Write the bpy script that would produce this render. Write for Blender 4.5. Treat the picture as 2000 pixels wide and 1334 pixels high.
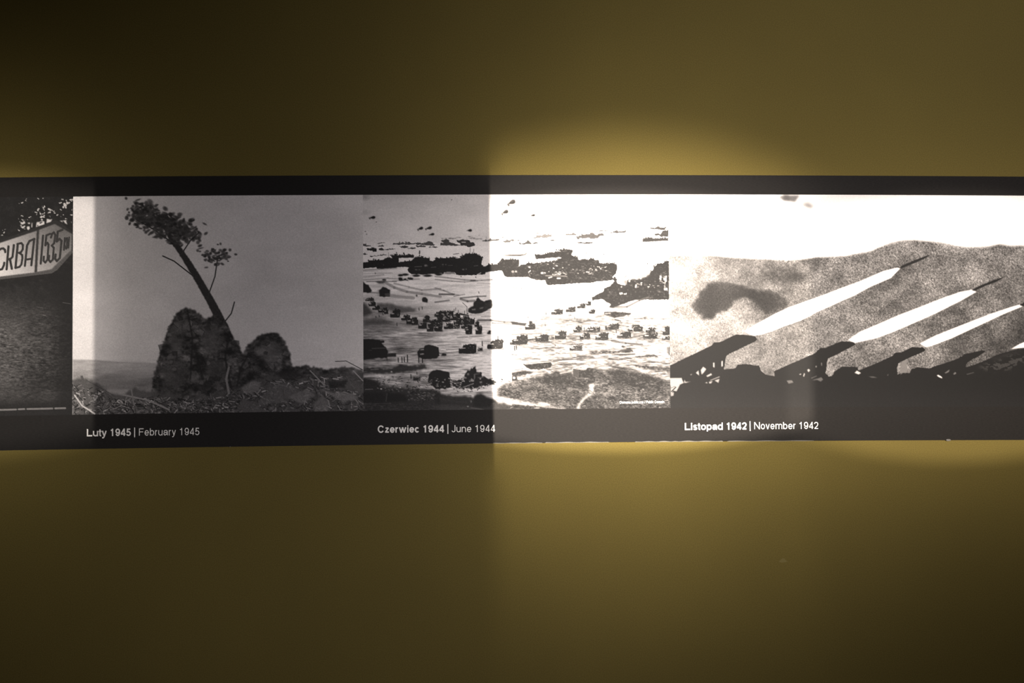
import bpy, math, random
import numpy as np
from mathutils import Matrix, Vector

# ------------------------------------------------------------------ clear
for _o in list(bpy.data.objects):
    bpy.data.objects.remove(_o)
scene = bpy.context.scene
COL = scene.collection

# ------------------------------------------------------------------ camera
# Wall plane is y = 0, panel face sits PANEL_T in front of it, camera stands DIST from that face.
F_PX = 1600.0                       # focal length for a 2000 px wide frame (28.8 mm on 36 mm)
UNIT = 0.60 / 525.33                # metres per survey unit: the panel is 60 cm tall
DIST = F_PX * UNIT                  # about 1.83 m
PANEL_T = 0.005
EYE_Z = 1.44
YAW, PITCH, ROLL = (math.radians(v) for v in (1.664, 1.256, 0.419))

def _rot(yw, pt, rl):
    cy, sy, cp, sp, cr, sr = math.cos(yw), math.sin(yw), math.cos(pt), math.sin(pt), math.cos(rl), math.sin(rl)
    ry = np.array([[cy, 0, sy], [0, 1, 0], [-sy, 0, cy]])
    rx = np.array([[1, 0, 0], [0, cp, -sp], [0, sp, cp]])
    rz = np.array([[cr, -sr, 0], [sr, cr, 0], [0, 0, 1]])
    return ry @ rx @ rz
ROT = _rot(YAW, PITCH, ROLL)

cam_data = bpy.data.cameras.new('camera')
cam_data.sensor_width = 36.0
cam_data.lens = 36.0 * F_PX / 2000.0
cam_data.clip_start = 0.05
cam = bpy.data.objects.new('camera', cam_data)
COL.objects.link(cam)
def _w(v):
    return Vector((v[0], v[2], -v[1]))
_r, _u, _b = _w(ROT[:, 0]), _w(-ROT[:, 1]), _w(-ROT[:, 2])
_m = Matrix(((_r.x, _u.x, _b.x, 0), (_r.y, _u.y, _b.y, -PANEL_T - DIST), (_r.z, _u.z, _b.z, EYE_Z), (0, 0, 0, 1)))
cam.matrix_world = _m
scene.camera = cam

def survey(pts):
    """Measured photo positions -> panel-plane survey units (u right, v down from eye level)."""
    p = np.asarray(pts, dtype=float).reshape(-1, 2)
    d = np.stack([(p[:, 0] - 1000) / F_PX, (p[:, 1] - 667) / F_PX, np.ones(len(p))], 1) @ ROT.T
    return d[:, :2] / d[:, 2:3] * F_PX
def su(x, y):
    return survey([(x, y)])[0]
def to_m(u, v):
    return u * UNIT, EYE_Z - v * UNIT

# ------------------------------------------------------------------ world, exposure
scene.view_settings.view_transform = 'Standard'
scene.view_settings.look = 'None'
scene.view_settings.gamma = 1.0
scene.view_settings.exposure = 0.0
scene.view_settings.use_curve_mapping = False
world = bpy.data.worlds.new('dim_hall')
world.use_nodes = True
scene.world = world
world.node_tree.nodes['Background'].inputs['Color'].default_value = (1.0, 0.9, 0.8, 1)
world.node_tree.nodes['Background'].inputs['Strength'].default_value = 0.02

# ------------------------------------------------------------------ framing projector lamps
LAMP_D = 5.0
COOL = (1, 0.955, 1.0)
WARM = (1, 0.89, 0.755)
class Ex:
    """Tiny wrapper: arithmetic on shader sockets."""
    def __init__(s, nt, sock): s.nt, s.s = nt, sock
    def _op(s, op, *a):
        n = s.nt.nodes.new('ShaderNodeMath'); n.operation = op
        for i, x in enumerate((s,) + a):
            if isinstance(x, Ex): s.nt.links.new(x.s, n.inputs[i])
            else: n.inputs[i].default_value = x
        return Ex(s.nt, n.outputs[0])
    def __add__(s, o): return s._op('ADD', o)
    def __sub__(s, o): return s._op('SUBTRACT', o)
    def __mul__(s, o): return s._op('MULTIPLY', o)
    def __truediv__(s, o): return s._op('DIVIDE', o)
    def gauss(s): return (s * -1.0)._op('EXPONENT')
    def sqrt(s): return s._op('SQRT')
    def step(s, lo, hi, a=0.0, b=1.0):
        n = s.nt.nodes.new('ShaderNodeMapRange'); n.interpolation_type = 'SMOOTHSTEP'
        s.nt.links.new(s.s, n.inputs['Value'])
        n.inputs['From Min'].default_value = lo; n.inputs['From Max'].default_value = hi
        n.inputs['To Min'].default_value = a; n.inputs['To Max'].default_value = b
        return Ex(s.nt, n.outputs['Result'])

def projector(name, cx, cy, pattern, color=(1, 0.93, 0.84), radius=0.002, cone=70):
    """A spotlight with a shutter frame, square on to the wall; pattern(U, V) gives the
    beam profile in survey units from the beam axis."""
    u, v = su(cx, cy)
    X, Z = to_m(u, v)
    L = bpy.data.lights.new(name, 'SPOT')
    L.energy = 4 * math.pi ** 2 * LAMP_D ** 2
    L.color = color
    L.spot_size = math.radians(cone); L.spot_blend = 0.6
    L.shadow_soft_size = radius
    o = bpy.data.objects.new(name, L); COL.objects.link(o)
    o.location = (X, -LAMP_D - PANEL_T, Z)
    o.rotation_euler = (math.pi / 2, 0, 0)
    L.use_nodes = True
    nt = L.node_tree
    em = [n for n in nt.nodes if n.type == 'EMISSION'][0]
    tc = nt.nodes.new('ShaderNodeTexCoord'); sp = nt.nodes.new('ShaderNodeSeparateXYZ')
    nt.links.new(tc.outputs['Normal'], sp.inputs[0])
    x, y, z = (Ex(nt, sp.outputs[i]) for i in range(3))
    k = -LAMP_D / UNIT
    e = pattern((x / z) * k, (y / z) * (-k))          # survey units, v down
    nt.links.new(e.s, em.inputs['Strength'])
    return o

def du(x, cx, cy): return su(x, cy)[0] - su(cx, cy)[0]

AX, AY = 1215, 625
def beam_a(U, V):
    W = U - V * 0.010
    left = du(961, AX, AY); right = du(1592, AX, AY)
    r = ((U / 640) * (U / 640) + (V / 264) * (V / 264)).sqrt()
    core = r.step(0.90, 1.035, 1.0, 0.0) * W.step(right - 22, right + 4, 1.0, 0.0) * W.step(left - 4, left + 4) * 2.7
    top = (V - U * U * 0.0006).step(-435, -268)
    halo = ((U / 520) * (U / 520) + ((V + 100) / 375) * ((V + 100) / 375)).gauss() * top * W.step(right - 70, right + 60, 1.0, 0.62) * 2.35
    near = (V * V).sqrt().step(235, 330, 1.0, 0.0)        # shutter in focus on the board, soft beyond it
    sharp = W.step(left - 4, left + 4); blurred = W.step(left - 40, left + 44)
    return core + halo * (blurred + (sharp - blurred) * near)
projector('projector_a', AX, AY, beam_a, WARM)

BX, BY = 1870, 638
def beam_b(U, V):
    left = du(1536, BX, BY)
    r = ((U / 540) * (U / 540) + (V / 280) * (V / 280)).sqrt()
    core = r.step(0.86, 1.04, 1.0, 0.0) * U.step(left - 14, left + 14) * 1.0
    halo = ((U / 480) * (U / 480) + (V / 300) * (V / 300)).gauss() * 0.95
    return core + halo * U.step(left - 260, left + 160)
projector('projector_b', BX, BY, beam_b, WARM)

CX, CY = -120, 612
def beam_c(U, V):
    right = du(182, CX, CY)
    r = ((U / 620) * (U / 620) + (V / 290) * (V / 290)).sqrt()
    core = r.step(0.80, 1.06, 1.0, 0.0) * U.step(right - 5, right + 7, 1.0, 0.0) * 0.72
    halo = ((U / 350) * (U / 350) + (V / 330) * (V / 330)).gauss() * 0.66
    return core + halo
projector('projector_c', CX, CY, beam_c)

# stray light of the same fittings and of the hall, broad and soft
def spill(name, cx, cy, amp, sx, sy, color=(1, 0.93, 0.84)):
    projector(name, cx, cy, lambda U, V: ((U / sx) * (U / sx) + (V / sy) * (V / sy)).gauss() * amp, color, 0.15, 110)
spill('spill_a', 1240, 640, 1.0, 340, 420)
spill('spill_hall_high', 1850, 60, 0.52, 1050, 750, COOL)
spill('spill_hall_low', 950, 1000, 0.31, 1200, 720, COOL)

# ------------------------------------------------------------------ materials
def new_mat(name):
    m = bpy.data.materials.new(name); m.use_nodes = True
    nt = m.node_tree
    return m, nt, nt.nodes['Principled BSDF']

def mat_wall():
    m, nt, b = new_mat('olive_wall_paint')
    tc = nt.nodes.new('ShaderNodeTexCoord')
    n1 = nt.nodes.new('ShaderNodeTexNoise'); n1.inputs['Scale'].default_value = 420; n1.inputs['Detail'].default_value = 3
    n2 = nt.nodes.new('ShaderNodeTexNoise'); n2.inputs['Scale'].default_value = 3.0; n2.inputs['Detail'].default_value = 4
    nt.links.new(tc.outputs['Object'], n1.inputs['Vector']); nt.links.new(tc.outputs['Object'], n2.inputs['Vector'])
    r1 = nt.nodes.new('ShaderNodeMapRange'); nt.links.new(n1.outputs['Fac'], r1.inputs['Value'])
    r1.inputs['From Min'].default_value = 0.3; r1.inputs['From Max'].default_value = 0.7
    r1.inputs['To Min'].default_value = 0.86; r1.inputs['To Max'].default_value = 1.14
    r2 = nt.nodes.new('ShaderNodeMapRange'); nt.links.new(n2.outputs['Fac'], r2.inputs['Value'])
    r2.inputs['From Min'].default_value = 0.3; r2.inputs['From Max'].default_value = 0.7
    r2.inputs['To Min'].default_value = 0.95; r2.inputs['To Max'].default_value = 1.05
    mu = nt.nodes.new('ShaderNodeMath'); mu.operation = 'MULTIPLY'
    nt.links.new(r1.outputs['Result'], mu.inputs[0]); nt.links.new(r2.outputs['Result'], mu.inputs[1])
    vm = nt.nodes.new('ShaderNodeVectorMath'); vm.operation = 'SCALE'
    vm.inputs[0].default_value = (0.134, 0.101, 0.026)
    nt.links.new(mu.outputs[0], vm.inputs['Scale'])
    nt.links.new(vm.outputs[0], b.inputs['Base Color'])
    bp = nt.nodes.new('ShaderNodeBump'); bp.inputs['Strength'].default_value = 0.12; bp.inputs['Distance'].default_value = 0.001
    nt.links.new(n1.outputs['Fac'], bp.inputs['Height']); nt.links.new(bp.outputs['Normal'], b.inputs['Normal'])
    b.inputs['Roughness'].default_value = 0.85
    b.inputs['Specular IOR Level'].default_value = 0.15
    return m

def mat_plain(name, col, rough=0.7, spec=0.2, grain=0.0, scale=600, stretch=(1, 1, 1)):
    m, nt, b = new_mat(name)
    b.inputs['Roughness'].default_value = rough
    b.inputs['Specular IOR Level'].default_value = spec
    tc = nt.nodes.new('ShaderNodeTexCoord'); mp = nt.nodes.new('ShaderNodeMapping'); mp.inputs['Scale'].default_value = stretch
    n1 = nt.nodes.new('ShaderNodeTexNoise'); n1.inputs['Scale'].default_value = scale; n1.inputs['Detail'].default_value = 2
    nt.links.new(tc.outputs['Object'], mp.inputs['Vector']); nt.links.new(mp.outputs['Vector'], n1.inputs['Vector'])
    r1 = nt.nodes.new('ShaderNodeMapRange'); nt.links.new(n1.outputs['Fac'], r1.inputs['Value'])
    r1.inputs['From Min'].default_value = 0.3; r1.inputs['From Max'].default_value = 0.7
    r1.inputs['To Min'].default_value = 1 - grain; r1.inputs['To Max'].default_value = 1 + grain
    vm = nt.nodes.new('ShaderNodeVectorMath'); vm.operation = 'SCALE'; vm.inputs[0].default_value = col
    nt.links.new(r1.outputs['Result'], vm.inputs['Scale']); nt.links.new(vm.outputs[0], b.inputs['Base Color'])
    return m

def mat_print():
    """Matt photographic print: the ink density is stored per print dot."""
    m, nt, b = new_mat('printed_photograph')
    at = nt.nodes.new('ShaderNodeAttribute'); at.attribute_name = 'ink'
    tc = nt.nodes.new('ShaderNodeTexCoord')
    n1 = nt.nodes.new('ShaderNodeTexNoise'); n1.inputs['Scale'].default_value = 700; n1.inputs['Detail'].default_value = 1
    nt.links.new(tc.outputs['Object'], n1.inputs['Vector'])
    r1 = nt.nodes.new('ShaderNodeMapRange'); nt.links.new(n1.outputs['Fac'], r1.inputs['Value'])
    r1.inputs['From Min'].default_value = 0.25; r1.inputs['From Max'].default_value = 0.75
    r1.inputs['To Min'].default_value = 0.88; r1.inputs['To Max'].default_value = 1.12
    vm = nt.nodes.new('ShaderNodeVectorMath'); vm.operation = 'SCALE'
    nt.links.new(at.outputs['Color'], vm.inputs[0]); nt.links.new(r1.outputs['Result'], vm.inputs['Scale'])
    nt.links.new(vm.outputs[0], b.inputs['Base Color'])
    b.inputs['Roughness'].default_value = 0.6
    b.inputs['Specular IOR Level'].default_value = 0.1
    return m

M_WALL = mat_wall()
M_BLACK = mat_plain('black_printed_board', (0.0126, 0.0111, 0.0101), 0.6, 0.1, 0.22, 300, (0.5, 1, 2.4))
M_TEXT = mat_plain('white_lettering', (0.80, 0.77, 0.73), 0.6, 0.1, 0.03)
M_EDGE = mat_plain('raw_white_film_edge', (0.16, 0.15, 0.13), 0.6, 0.2, 0.15)
M_FLOOR = mat_plain('dark_stone_floor', (0.05, 0.046, 0.042), 0.5, 0.4, 0.2, 40)
M_CEIL = mat_plain('dark_ceiling_paint', (0.03, 0.03, 0.03), 0.9, 0.1, 0.1, 60)
M_METAL = mat_plain('dull_metal', (0.14, 0.13, 0.12), 0.35, 0.5, 0.05)
M_SCUFF = mat_plain('scuffed_paint', (0.165, 0.130, 0.045), 0.85, 0.15, 0.1)
M_PRINT = mat_print()

def mesh_obj(name, verts, faces, mat, parent=None, kind=None, label=None, cat=None):
    me = bpy.data.meshes.new(name); me.from_pydata(verts, [], faces); me.update()
    me.materials.append(mat)
    o = bpy.data.objects.new(name, me); COL.objects.link(o)
    if parent is not None: o.parent = parent
    if kind: o['kind'] = kind
    if label: o['label'] = label
    if cat: o['category'] = cat
    return o

def box_geo(x0, y0, z0, x1, y1, z1):
    v = [(x0, y0, z0), (x1, y0, z0), (x1, y1, z0), (x0, y1, z0), (x0, y0, z1), (x1, y0, z1), (x1, y1, z1), (x0, y1, z1)]
    f = [(0, 3, 2, 1), (4, 5, 6, 7), (0, 1, 5, 4), (1, 2, 6, 5), (2, 3, 7, 6), (3, 0, 4, 7)]
    return v, f

# ------------------------------------------------------------------ the hall
wall = mesh_obj('wall_back', *box_geo(-4.5, 0, 0, 4.5, 0.2, 3.4), M_WALL, kind='structure',
         label='olive green painted museum wall behind the long picture panel')
mesh_obj('floor', *box_geo(-4.5, -6.5, -0.1, 4.5, 0.2, 0), M_FLOOR, kind='structure', label='dark floor of the exhibition hall')
mesh_obj('ceiling', *box_geo(-4.5, -6.5, 3.4, 4.5, 0.2, 3.5), M_CEIL, kind='structure', label='dark ceiling of the exhibition hall')

def scuff():
    V = []
    for a, b in ((-9, 2), (-4, -2), (-1, -5), (3, -4), (5, -1), (9, 2), (4, 3), (-3, 4)):
        x, z = to_m(*su(1531 + a, 1096 + b)); V.append((x, -0.0003, z))
    return mesh_obj('paint_scuff', V, [tuple(range(len(V)))[::-1]], M_SCUFF, wall)
scuff()

# ------------------------------------------------------------------ the panel
V_TOP, V_BOT = -360.3, 165.0
U_L, U_R = su(-420, 600)[0], su(2420, 600)[0]
def bow(u):
    """The long board sags a couple of millimetres towards its ends (survey units, down)."""
    return -1.7 + 3.9 * ((np.asarray(u, float) - 60) / 1000.0) ** 2

panel = bpy.data.objects.new('picture_panel', None); COL.objects.link(panel)
PX0, PZ0 = to_m(0, 165)
panel.location = (0, -PANEL_T, PZ0)
panel['label'] = 'long black wall panel printed with a row of black and white wartime photographs'
panel['category'] = 'panel'
def loc(u, v, out=0.0):
    """survey units -> panel local coordinates (out = metres proud of the board face)."""
    x, z = to_m(u, v + float(bow(u)))
    return (x, -out, z - PZ0)

def build_board():
    n = 60
    vs, fs = [], []
    us = np.linspace(U_L, U_R, n)
    for u in us:
        a = loc(u, V_TOP); b_ = loc(u, V_BOT)
        vs += [a, b_, (a[0], PANEL_T, a[2]), (b_[0], PANEL_T, b_[2])]
    for i in range(n - 1):
        p, q = 4 * i, 4 * i + 4
        fs += [(p, p + 1, q + 1, q), (p + 2, p, q, q + 2), (p + 1, p + 3, q + 3, q + 1), (p + 3, p + 2, q + 2, q + 3)]
    fs += [(0, 2, 3, 1), (4 * n - 4, 4 * n - 3, 4 * n - 1, 4 * n - 2)]
    return mesh_obj('board', vs, fs, M_BLACK, panel)
build_board()

# ------------------------------------------------------------------ print painting kit
rng = np.random.default_rng(7)
DOT = 1.0            # print dot pitch, survey units
SS = 2               # paint at twice that, then average
def blur(a, r):
    """Three box passes, radius r samples."""
    r = int(round(r))
    if r < 1: return a
    for ax in (0, 1):
        for _ in range(3):
            p = [(0, 0), (0, 0)]; p[ax] = (r + 1, r)
            c = np.cumsum(np.pad(a, p, mode='edge'), axis=ax)
            n = a.shape[ax]
            a = (np.take(c, range(2 * r + 1, 2 * r + 1 + n), ax) - np.take(c, range(0, n), ax)) / (2 * r + 1)
    return a

class Print:
    """Grey-scale picture on the board; everything is given in measured photo positions."""
    def __init__(s, x0, y0, x1, y1, tone=0.5, floor=0.0135):
        s.floor = floor
        a = survey([(x0, (y0 + y1) / 2), (x1, (y0 + y1) / 2), ((x0 + x1) / 2, y0), ((x0 + x1) / 2, y1)])
        s.u0, s.u1, s.v0, s.v1 = a[0, 0], a[1, 0], -321.9, 98.9
        s.nx = int(math.ceil((s.u1 - s.u0) / DOT)); s.ny = int(math.ceil((s.v1 - s.v0) / DOT))
        s.W, s.H = s.nx * SS, s.ny * SS
        s.kx, s.ky = s.W / (s.u1 - s.u0), s.H / (s.v1 - s.v0)
        s.a = np.full((s.H, s.W), float(tone))
        yy, xx = np.mgrid[0:s.H, 0:s.W]
        # photo position of every sample, for gradients
        s.px = x0 + (xx + .5) / s.W * (x1 - x0); s.py = y0 + (yy + .5) / s.H * (y1 - y0)
    def xy(s, pts):
        q = survey(pts); vv = q[:, 1] - bow(q[:, 0])
        return np.stack([(q[:, 0] - s.u0) * s.kx, (vv - s.v0) * s.ky], 1)
    def _box(s, q, pad):
        x0 = max(0, int(q[:, 0].min() - pad)); x1 = min(s.W, int(q[:, 0].max() + pad) + 2)
        y0 = max(0, int(q[:, 1].min() - pad)); y1 = min(s.H, int(q[:, 1].max() + pad) + 2)
        return x0, y0, x1, y1
    def _put(s, bx, m, val, alpha=1.0):
        x0, y0, x1, y1 = bx
        t = s.a[y0:y1, x0:x1]
        if callable(val): val = val(s.px[y0:y1, x0:x1], s.py[y0:y1, x0:x1])
        elif isinstance(val, np.ndarray): val = val[y0:y1, x0:x1]
        s.a[y0:y1, x0:x1] = t + (val - t) * np.clip(m * alpha, 0, 1)
    def poly(s, pts, val, soft=0.0, alpha=1.0, tex=None, rough=0.0):
        q = s.xy(pts)
        if rough:
            out = []
            for i in range(len(q)):
                p, n = q[i], q[(i + 1) % len(q)]
                k = max(1, int(np.hypot(*(n - p)) / 5))
                for j in range(k): out.append(p + (n - p) * j / k + rng.normal(0, rough * SS, 2) * (1 if j else .4))
            q = np.array(out)
        pad = 3 + soft * SS * 3
        bx = s._box(q, pad); x0, y0, x1, y1 = bx
        if x1 <= x0 or y1 <= y0: return
        gy, gx = np.mgrid[y0:y1, x0:x1]; gx = gx + .5; gy = gy + .5
        m = np.zeros(gx.shape, bool)
        for i in range(len(q)):
            (ax, ay), (cx, cy) = q[i], q[(i + 1) % len(q)]
            if ay == cy: continue
            r0, r1 = sorted((ay, cy))
            k0, k1 = max(0, int(math.floor(r0 - y0)) - 1), min(gy.shape[0], int(math.ceil(r1 - y0)) + 1)
            if k1 <= k0: continue
            g = gy[k0:k1]
            m[k0:k1] ^= ((ay > g) != (cy > g)) & (gx[k0:k1] < (cx - ax) * (g - ay) / (cy - ay) + ax)
        m = m.astype(float)
        if soft: m = blur(m, soft * SS)
        if tex is not None: m = m * tex[y0:y1, x0:x1]
        s._put(bx, m, val, alpha)
    def fringe(s, pts, n, v, h=2.2, w=1.6):
        """Gear standing up along the upper outline of a hull."""
        pts = list(pts); cy = sum(q[1] for q in pts) / len(pts); seg = []
        for i in range(len(pts)):
            a, b = pts[i], pts[(i + 1) % len(pts)]
            if (a[1] + b[1]) / 2 < cy + 2 and b[0] > a[0]: seg.append((a, b, math.hypot(b[0] - a[0], b[1] - a[1])))
        tot = sum(q[2] for q in seg)
        if tot <= 0: return
        for _ in range(n):
            r = rng.uniform(0, tot)
            for a, b, L in seg:
                if r <= L: break
                r -= L
            t = r / max(L, 1e-6); X, Y = a[0] + (b[0] - a[0]) * t, a[1] + (b[1] - a[1]) * t
            s.dab(X, Y - rng.uniform(0, h * .6), rng.uniform(.5, w), rng.uniform(.5, h * .7), v, rng.uniform(-20, 20), .3)
    def line(s, pts, w, val, alpha=1.0, soft=0.6):
        q = s.xy(pts); h = w * .5 * s.kx
        for i in range(len(q) - 1):
            a, b = q[i], q[i + 1]
            bx = s._box(np.array([a, b]), h + 3); x0, y0, x1, y1 = bx
            if x1 <= x0 or y1 <= y0: continue
            gy, gx = np.mgrid[y0:y1, x0:x1]; gx = gx + .5; gy = gy + .5
            d = b - a; L2 = max(1e-6, d @ d)
            t = np.clip(((gx - a[0]) * d[0] + (gy - a[1]) * d[1]) / L2, 0, 1)
            dist = np.hypot(gx - a[0] - t * d[0], gy - a[1] - t * d[1])
            s._put(bx, np.clip((h + soft - dist) / (2 * soft), 0, 1), val, alpha)
    def dab(s, x, y, rx, ry, val, ang=0.0, soft=0.25, alpha=1.0):
        q = s.xy([(x, y)])[0]; R = max(rx, ry) * s.kx
        bx = s._box(np.array([q]), R * (1 + soft) + 2); x0, y0, x1, y1 = bx
        if x1 <= x0 or y1 <= y0: return
        gy, gx = np.mgrid[y0:y1, x0:x1]; dx = gx + .5 - q[0]; dy = gy + .5 - q[1]
        c, n = math.cos(math.radians(ang)), math.sin(math.radians(ang))
        r = np.hypot((dx * c + dy * n) / (rx * s.kx), (-dx * n + dy * c) / (ry * s.ky))
        s._put(bx, np.clip((1 + soft - r) / (2 * soft), 0, 1), val, alpha)
    def noise(s, sx, sy, octaves=1):
        out = np.zeros((s.H, s.W)); amp = 1.0; tot = 0
        for _ in range(octaves):
            gw, gh = int(s.W / (sx * s.kx)) + 4, int(s.H / (sy * s.ky)) + 4
            g = rng.normal(0, 1, (gh, gw))
            fx = (np.arange(s.W)) / (sx * s.kx) + rng.random(); fy = (np.arange(s.H)) / (sy * s.ky) + rng.random()
            ix, iy = fx.astype(int), fy.astype(int); tx, ty = fx - ix, fy - iy
            tx = tx * tx * (3 - 2 * tx); ty = (ty * ty * (3 - 2 * ty))[:, None]
            ix1 = np.minimum(ix + 1, gw - 1); iy1 = np.minimum(iy + 1, gh - 1); ix = np.minimum(ix, gw - 1); iy = np.minimum(iy, gh - 1)
            top = g[iy][:, ix] * (1 - tx) + g[iy][:, ix1] * tx
            bot = g[iy1][:, ix] * (1 - tx) + g[iy1][:, ix1] * tx
            out += amp * (top * (1 - ty) + bot * ty); tot += amp * amp
            sx, sy, amp = sx / 2, sy / 2, amp * .6
        return out / math.sqrt(tot) * 1.5
    def build(s, name, label, warm=(1.0, 0.94, 0.92)):
        t = np.clip(s.a, 0, 1)
        alb = s.floor + 0.80 * t ** 2.2
        # one value per print dot corner: mean of the four samples round it
        q = np.pad(alb, 1, mode='edge')
        q = (q[0::2] + q[1::2]) / 2; g = (q[:, 0::2] + q[:, 1::2]) / 2
        gp = np.pad(g, 1, mode='edge')
        lap = gp[:-2, 1:-1] + gp[2:, 1:-1] + gp[1:-1, :-2] + gp[1:-1, 2:] - 4 * g
        g = np.clip(g - 0.10 * lap, 0.008, 0.86)
        ny, nx = g.shape
        us = np.linspace(s.u0, s.u1, nx); vs = np.linspace(s.v0, s.v1, ny)
        U, V = np.meshgrid(us, vs); V = V + bow(U)
        co = np.empty((ny * nx, 3), np.float32)
        co[:, 0] = (U * UNIT).ravel(); co[:, 1] = -0.0004; co[:, 2] = (EYE_Z - V * UNIT - PZ0).ravel()
        idx = np.arange(ny * nx, dtype=np.int32).reshape(ny, nx)
        q = np.stack([idx[:-1, :-1], idx[1:, :-1], idx[1:, 1:], idx[:-1, 1:]], -1).reshape(-1, 4)
        me = bpy.data.meshes.new(name)
        me.vertices.add(len(co)); me.vertices.foreach_set('co', co.ravel())
        me.loops.add(q.size); me.loops.foreach_set('vertex_index', q.ravel())
        me.polygons.add(len(q)); me.polygons.foreach_set('loop_start', np.arange(0, q.size, 4, dtype=np.int32))
        me.update(calc_edges=True)
        at = me.color_attributes.new('ink', 'FLOAT_COLOR', 'POINT')
        c = np.ones((ny * nx, 4), np.float32)
        for i in range(3): c[:, i] = g.ravel() * warm[i]
        at.data.foreach_set('color', c.ravel())
        me.materials.append(M_PRINT)
        o = bpy.data.objects.new(name, me); COL.objects.link(o); o.parent = panel
        o['label'] = label
        return o

def crop(x0, y0, k):
    """Turn positions read off an enlargement (origin x0, y0, k times) into photo positions."""
    return lambda *p: [(x0 + a / k, y0 + b / k) for a, b in p]

# ------------------------------------------------------------------ picture: milestone sign in the woods
def picture_sign():
    p = Print(-130, 384.5, 142.2, 809.5, 0.06)
    c1 = crop(0, 370, 12.125); c2 = crop(0, 420, 9.531)
    n = p.noise(9, 7, 3); f = p.noise(5, 2.2, 2); big = p.noise(60, 40, 2)
    p.a += 0.025 * n
    # ground below the sign
    y = p.py; x = p.px
    g = np.clip((y - 548) / 60, 0, 1)
    lum = 0.15 + 0.14 * np.exp(-((y - 665) / 85.0) ** 2) * np.clip(1.15 - np.clip(x, 0, 200) / 130.0, 0.1, 1.2) + 0.02 * big + 0.05 * f * np.exp(-((y - 690) / 90.0) ** 2)
    p.a = p.a * (1 - g) + np.clip(lum, 0.02, 1) * g
    p.a *= 1 - 0.55 * np.clip((x - 96) / 30, 0, 1) * np.clip((y - 540) / 20, 0, 1)
    p.poly([(-130, 790), (150, 784), (150, 815), (-130, 815)], 0.08, 4, 0.8)
    # scattered light between leaves
    spots = [(620, 225, 16, 18), (610, 270, 18, 9), (545, 310, 26, 22), (460, 330, 14, 10), (910, 220, 20, 14), (1025, 212, 18, 8), (1475, 250, 18, 20), (1570, 255, 20, 18),
             (1540, 365, 46, 42), (1590, 300, 18, 26), (1680, 240, 34, 16), (1640, 315, 26, 18), (1710, 270, 20, 14), (1430, 320, 30, 10), (910, 480, 24, 26), (860, 545, 26, 18), (935, 590, 28, 26),
             (990, 650, 34, 26), (1055, 430, 26, 30), (1040, 480, 18, 14), (1150, 455, 28, 32), (1215, 490, 22, 18), (1180, 545, 36, 12), (1280, 515, 28, 9), (1285, 555, 22, 14), (1040, 665, 18, 26),
             (990, 720, 28, 22), (940, 540, 16, 10), (1010, 585, 22, 12), (1050, 620, 18, 12), (1050, 550, 24, 14), (870, 590, 16, 18), (1000, 410, 12, 14), (1180, 640, 12, 16),
             (700, 655, 20, 15), (1355, 610, 18, 18), (1500, 605, 20, 8), (1440, 640, 16, 9), (1690, 605, 30, 9), (470, 765, 16, 14), (525, 620, 20, 16), (445, 700, 14, 10),
             (120, 945, 16, 9), (90, 1020, 26, 12), (40, 1080, 18, 12), (60, 965, 12, 8), (600, 725, 16, 10), (655, 715, 10, 14), (1575, 690, 20, 12), (1440, 480, 18, 12), (1560, 735, 20, 8),
             (1710, 490, 14, 20), (1690, 780, 14, 16), (470, 970, 28, 12), (525, 805, 34, 14), (570, 780, 30, 14), (500, 855, 24, 10), (540, 905, 26, 14), (590, 930, 14, 18), (545, 725, 24, 12)]
    for a, b, r, q in spots:
        (xx, yy), = c1((a, b))
        for _ in range(3 if r < 30 else 7):
            p.dab(xx + rng.normal(0, r / 22), yy + rng.normal(0, q / 22), r / 12.1 * rng.uniform(.35, .75), q / 12.1 * rng.uniform(.35, .75), 0.78 if r > 17 else 0.52, rng.uniform(-60, 40), 0.3)
    for pg in ([(870, 775), (950, 765), (1000, 740), (1055, 760), (1060, 830), (930, 870), (850, 895)], [(1110, 690), (1190, 715), (1245, 700), (1205, 770), (1095, 805), (1105, 740)],
               [(640, 880), (700, 870), (712, 930), (672, 972), (640, 935)], [(650, 790), (715, 785), (710, 825), (670, 815)], [(750, 790), (772, 790), (765, 905), (742, 910)],
               [(490, 860), (530, 880), (600, 850), (600, 885), (560, 920), (610, 950), (520, 915)], [(510, 800), (600, 770), (600, 810), (520, 830)],
               [(1415, 740), (1560, 735), (1600, 835), (1540, 800), (1520, 760), (1470, 775)]):
        p.poly(c1(*pg), 0.82, 0.4)
    for pg in ([(880, 850), (910, 840), (905, 870), (885, 872)], [(930, 795), (990, 765), (1020, 768), (960, 815)], [(1480, 748), (1520, 752), (1510, 775), (1475, 770)]):
        p.poly(c1(*pg), 0.1, 0.4)
    p.line(c1((1090, 400), (1075, 830)), 2.6, 0.05)
    p.line(c1((830, 620), (830, 880)), 3.0, 0.05); p.line(c1((615, 640), (618, 960)), 2.0, 0.05)
    # sign board
    p.poly([(-130, 512)] + c2((0, 478), (1045, 92), (1365, 318), (1365, 700), (1065, 1025), (965, 1085), (0, 1200)) + [(-130, 560)], 0.13)
    p.poly([(-130, 556)] + c2((0, 1150), (640, 1075), (960, 1012), (1330, 650), (1360, 690), (1065, 1025), (965, 1085), (0, 1200)) + [(-130, 561)], 0.30)
    wb = lambda X, Y: 0.60 + 0.14 * np.clip((60 - X) / 60, -1, 1) + 0.09 * np.clip((Y - 490) / 40, -1, 1)
    p.poly([(-130, 518)] + c2((0, 520), (700, 287), (1020, 166), (1345, 352), (1335, 648), (960, 1010), (640, 1072), (0, 1148)) + [(-130, 556)], wb, 0.4)
    t = 0.17
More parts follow.
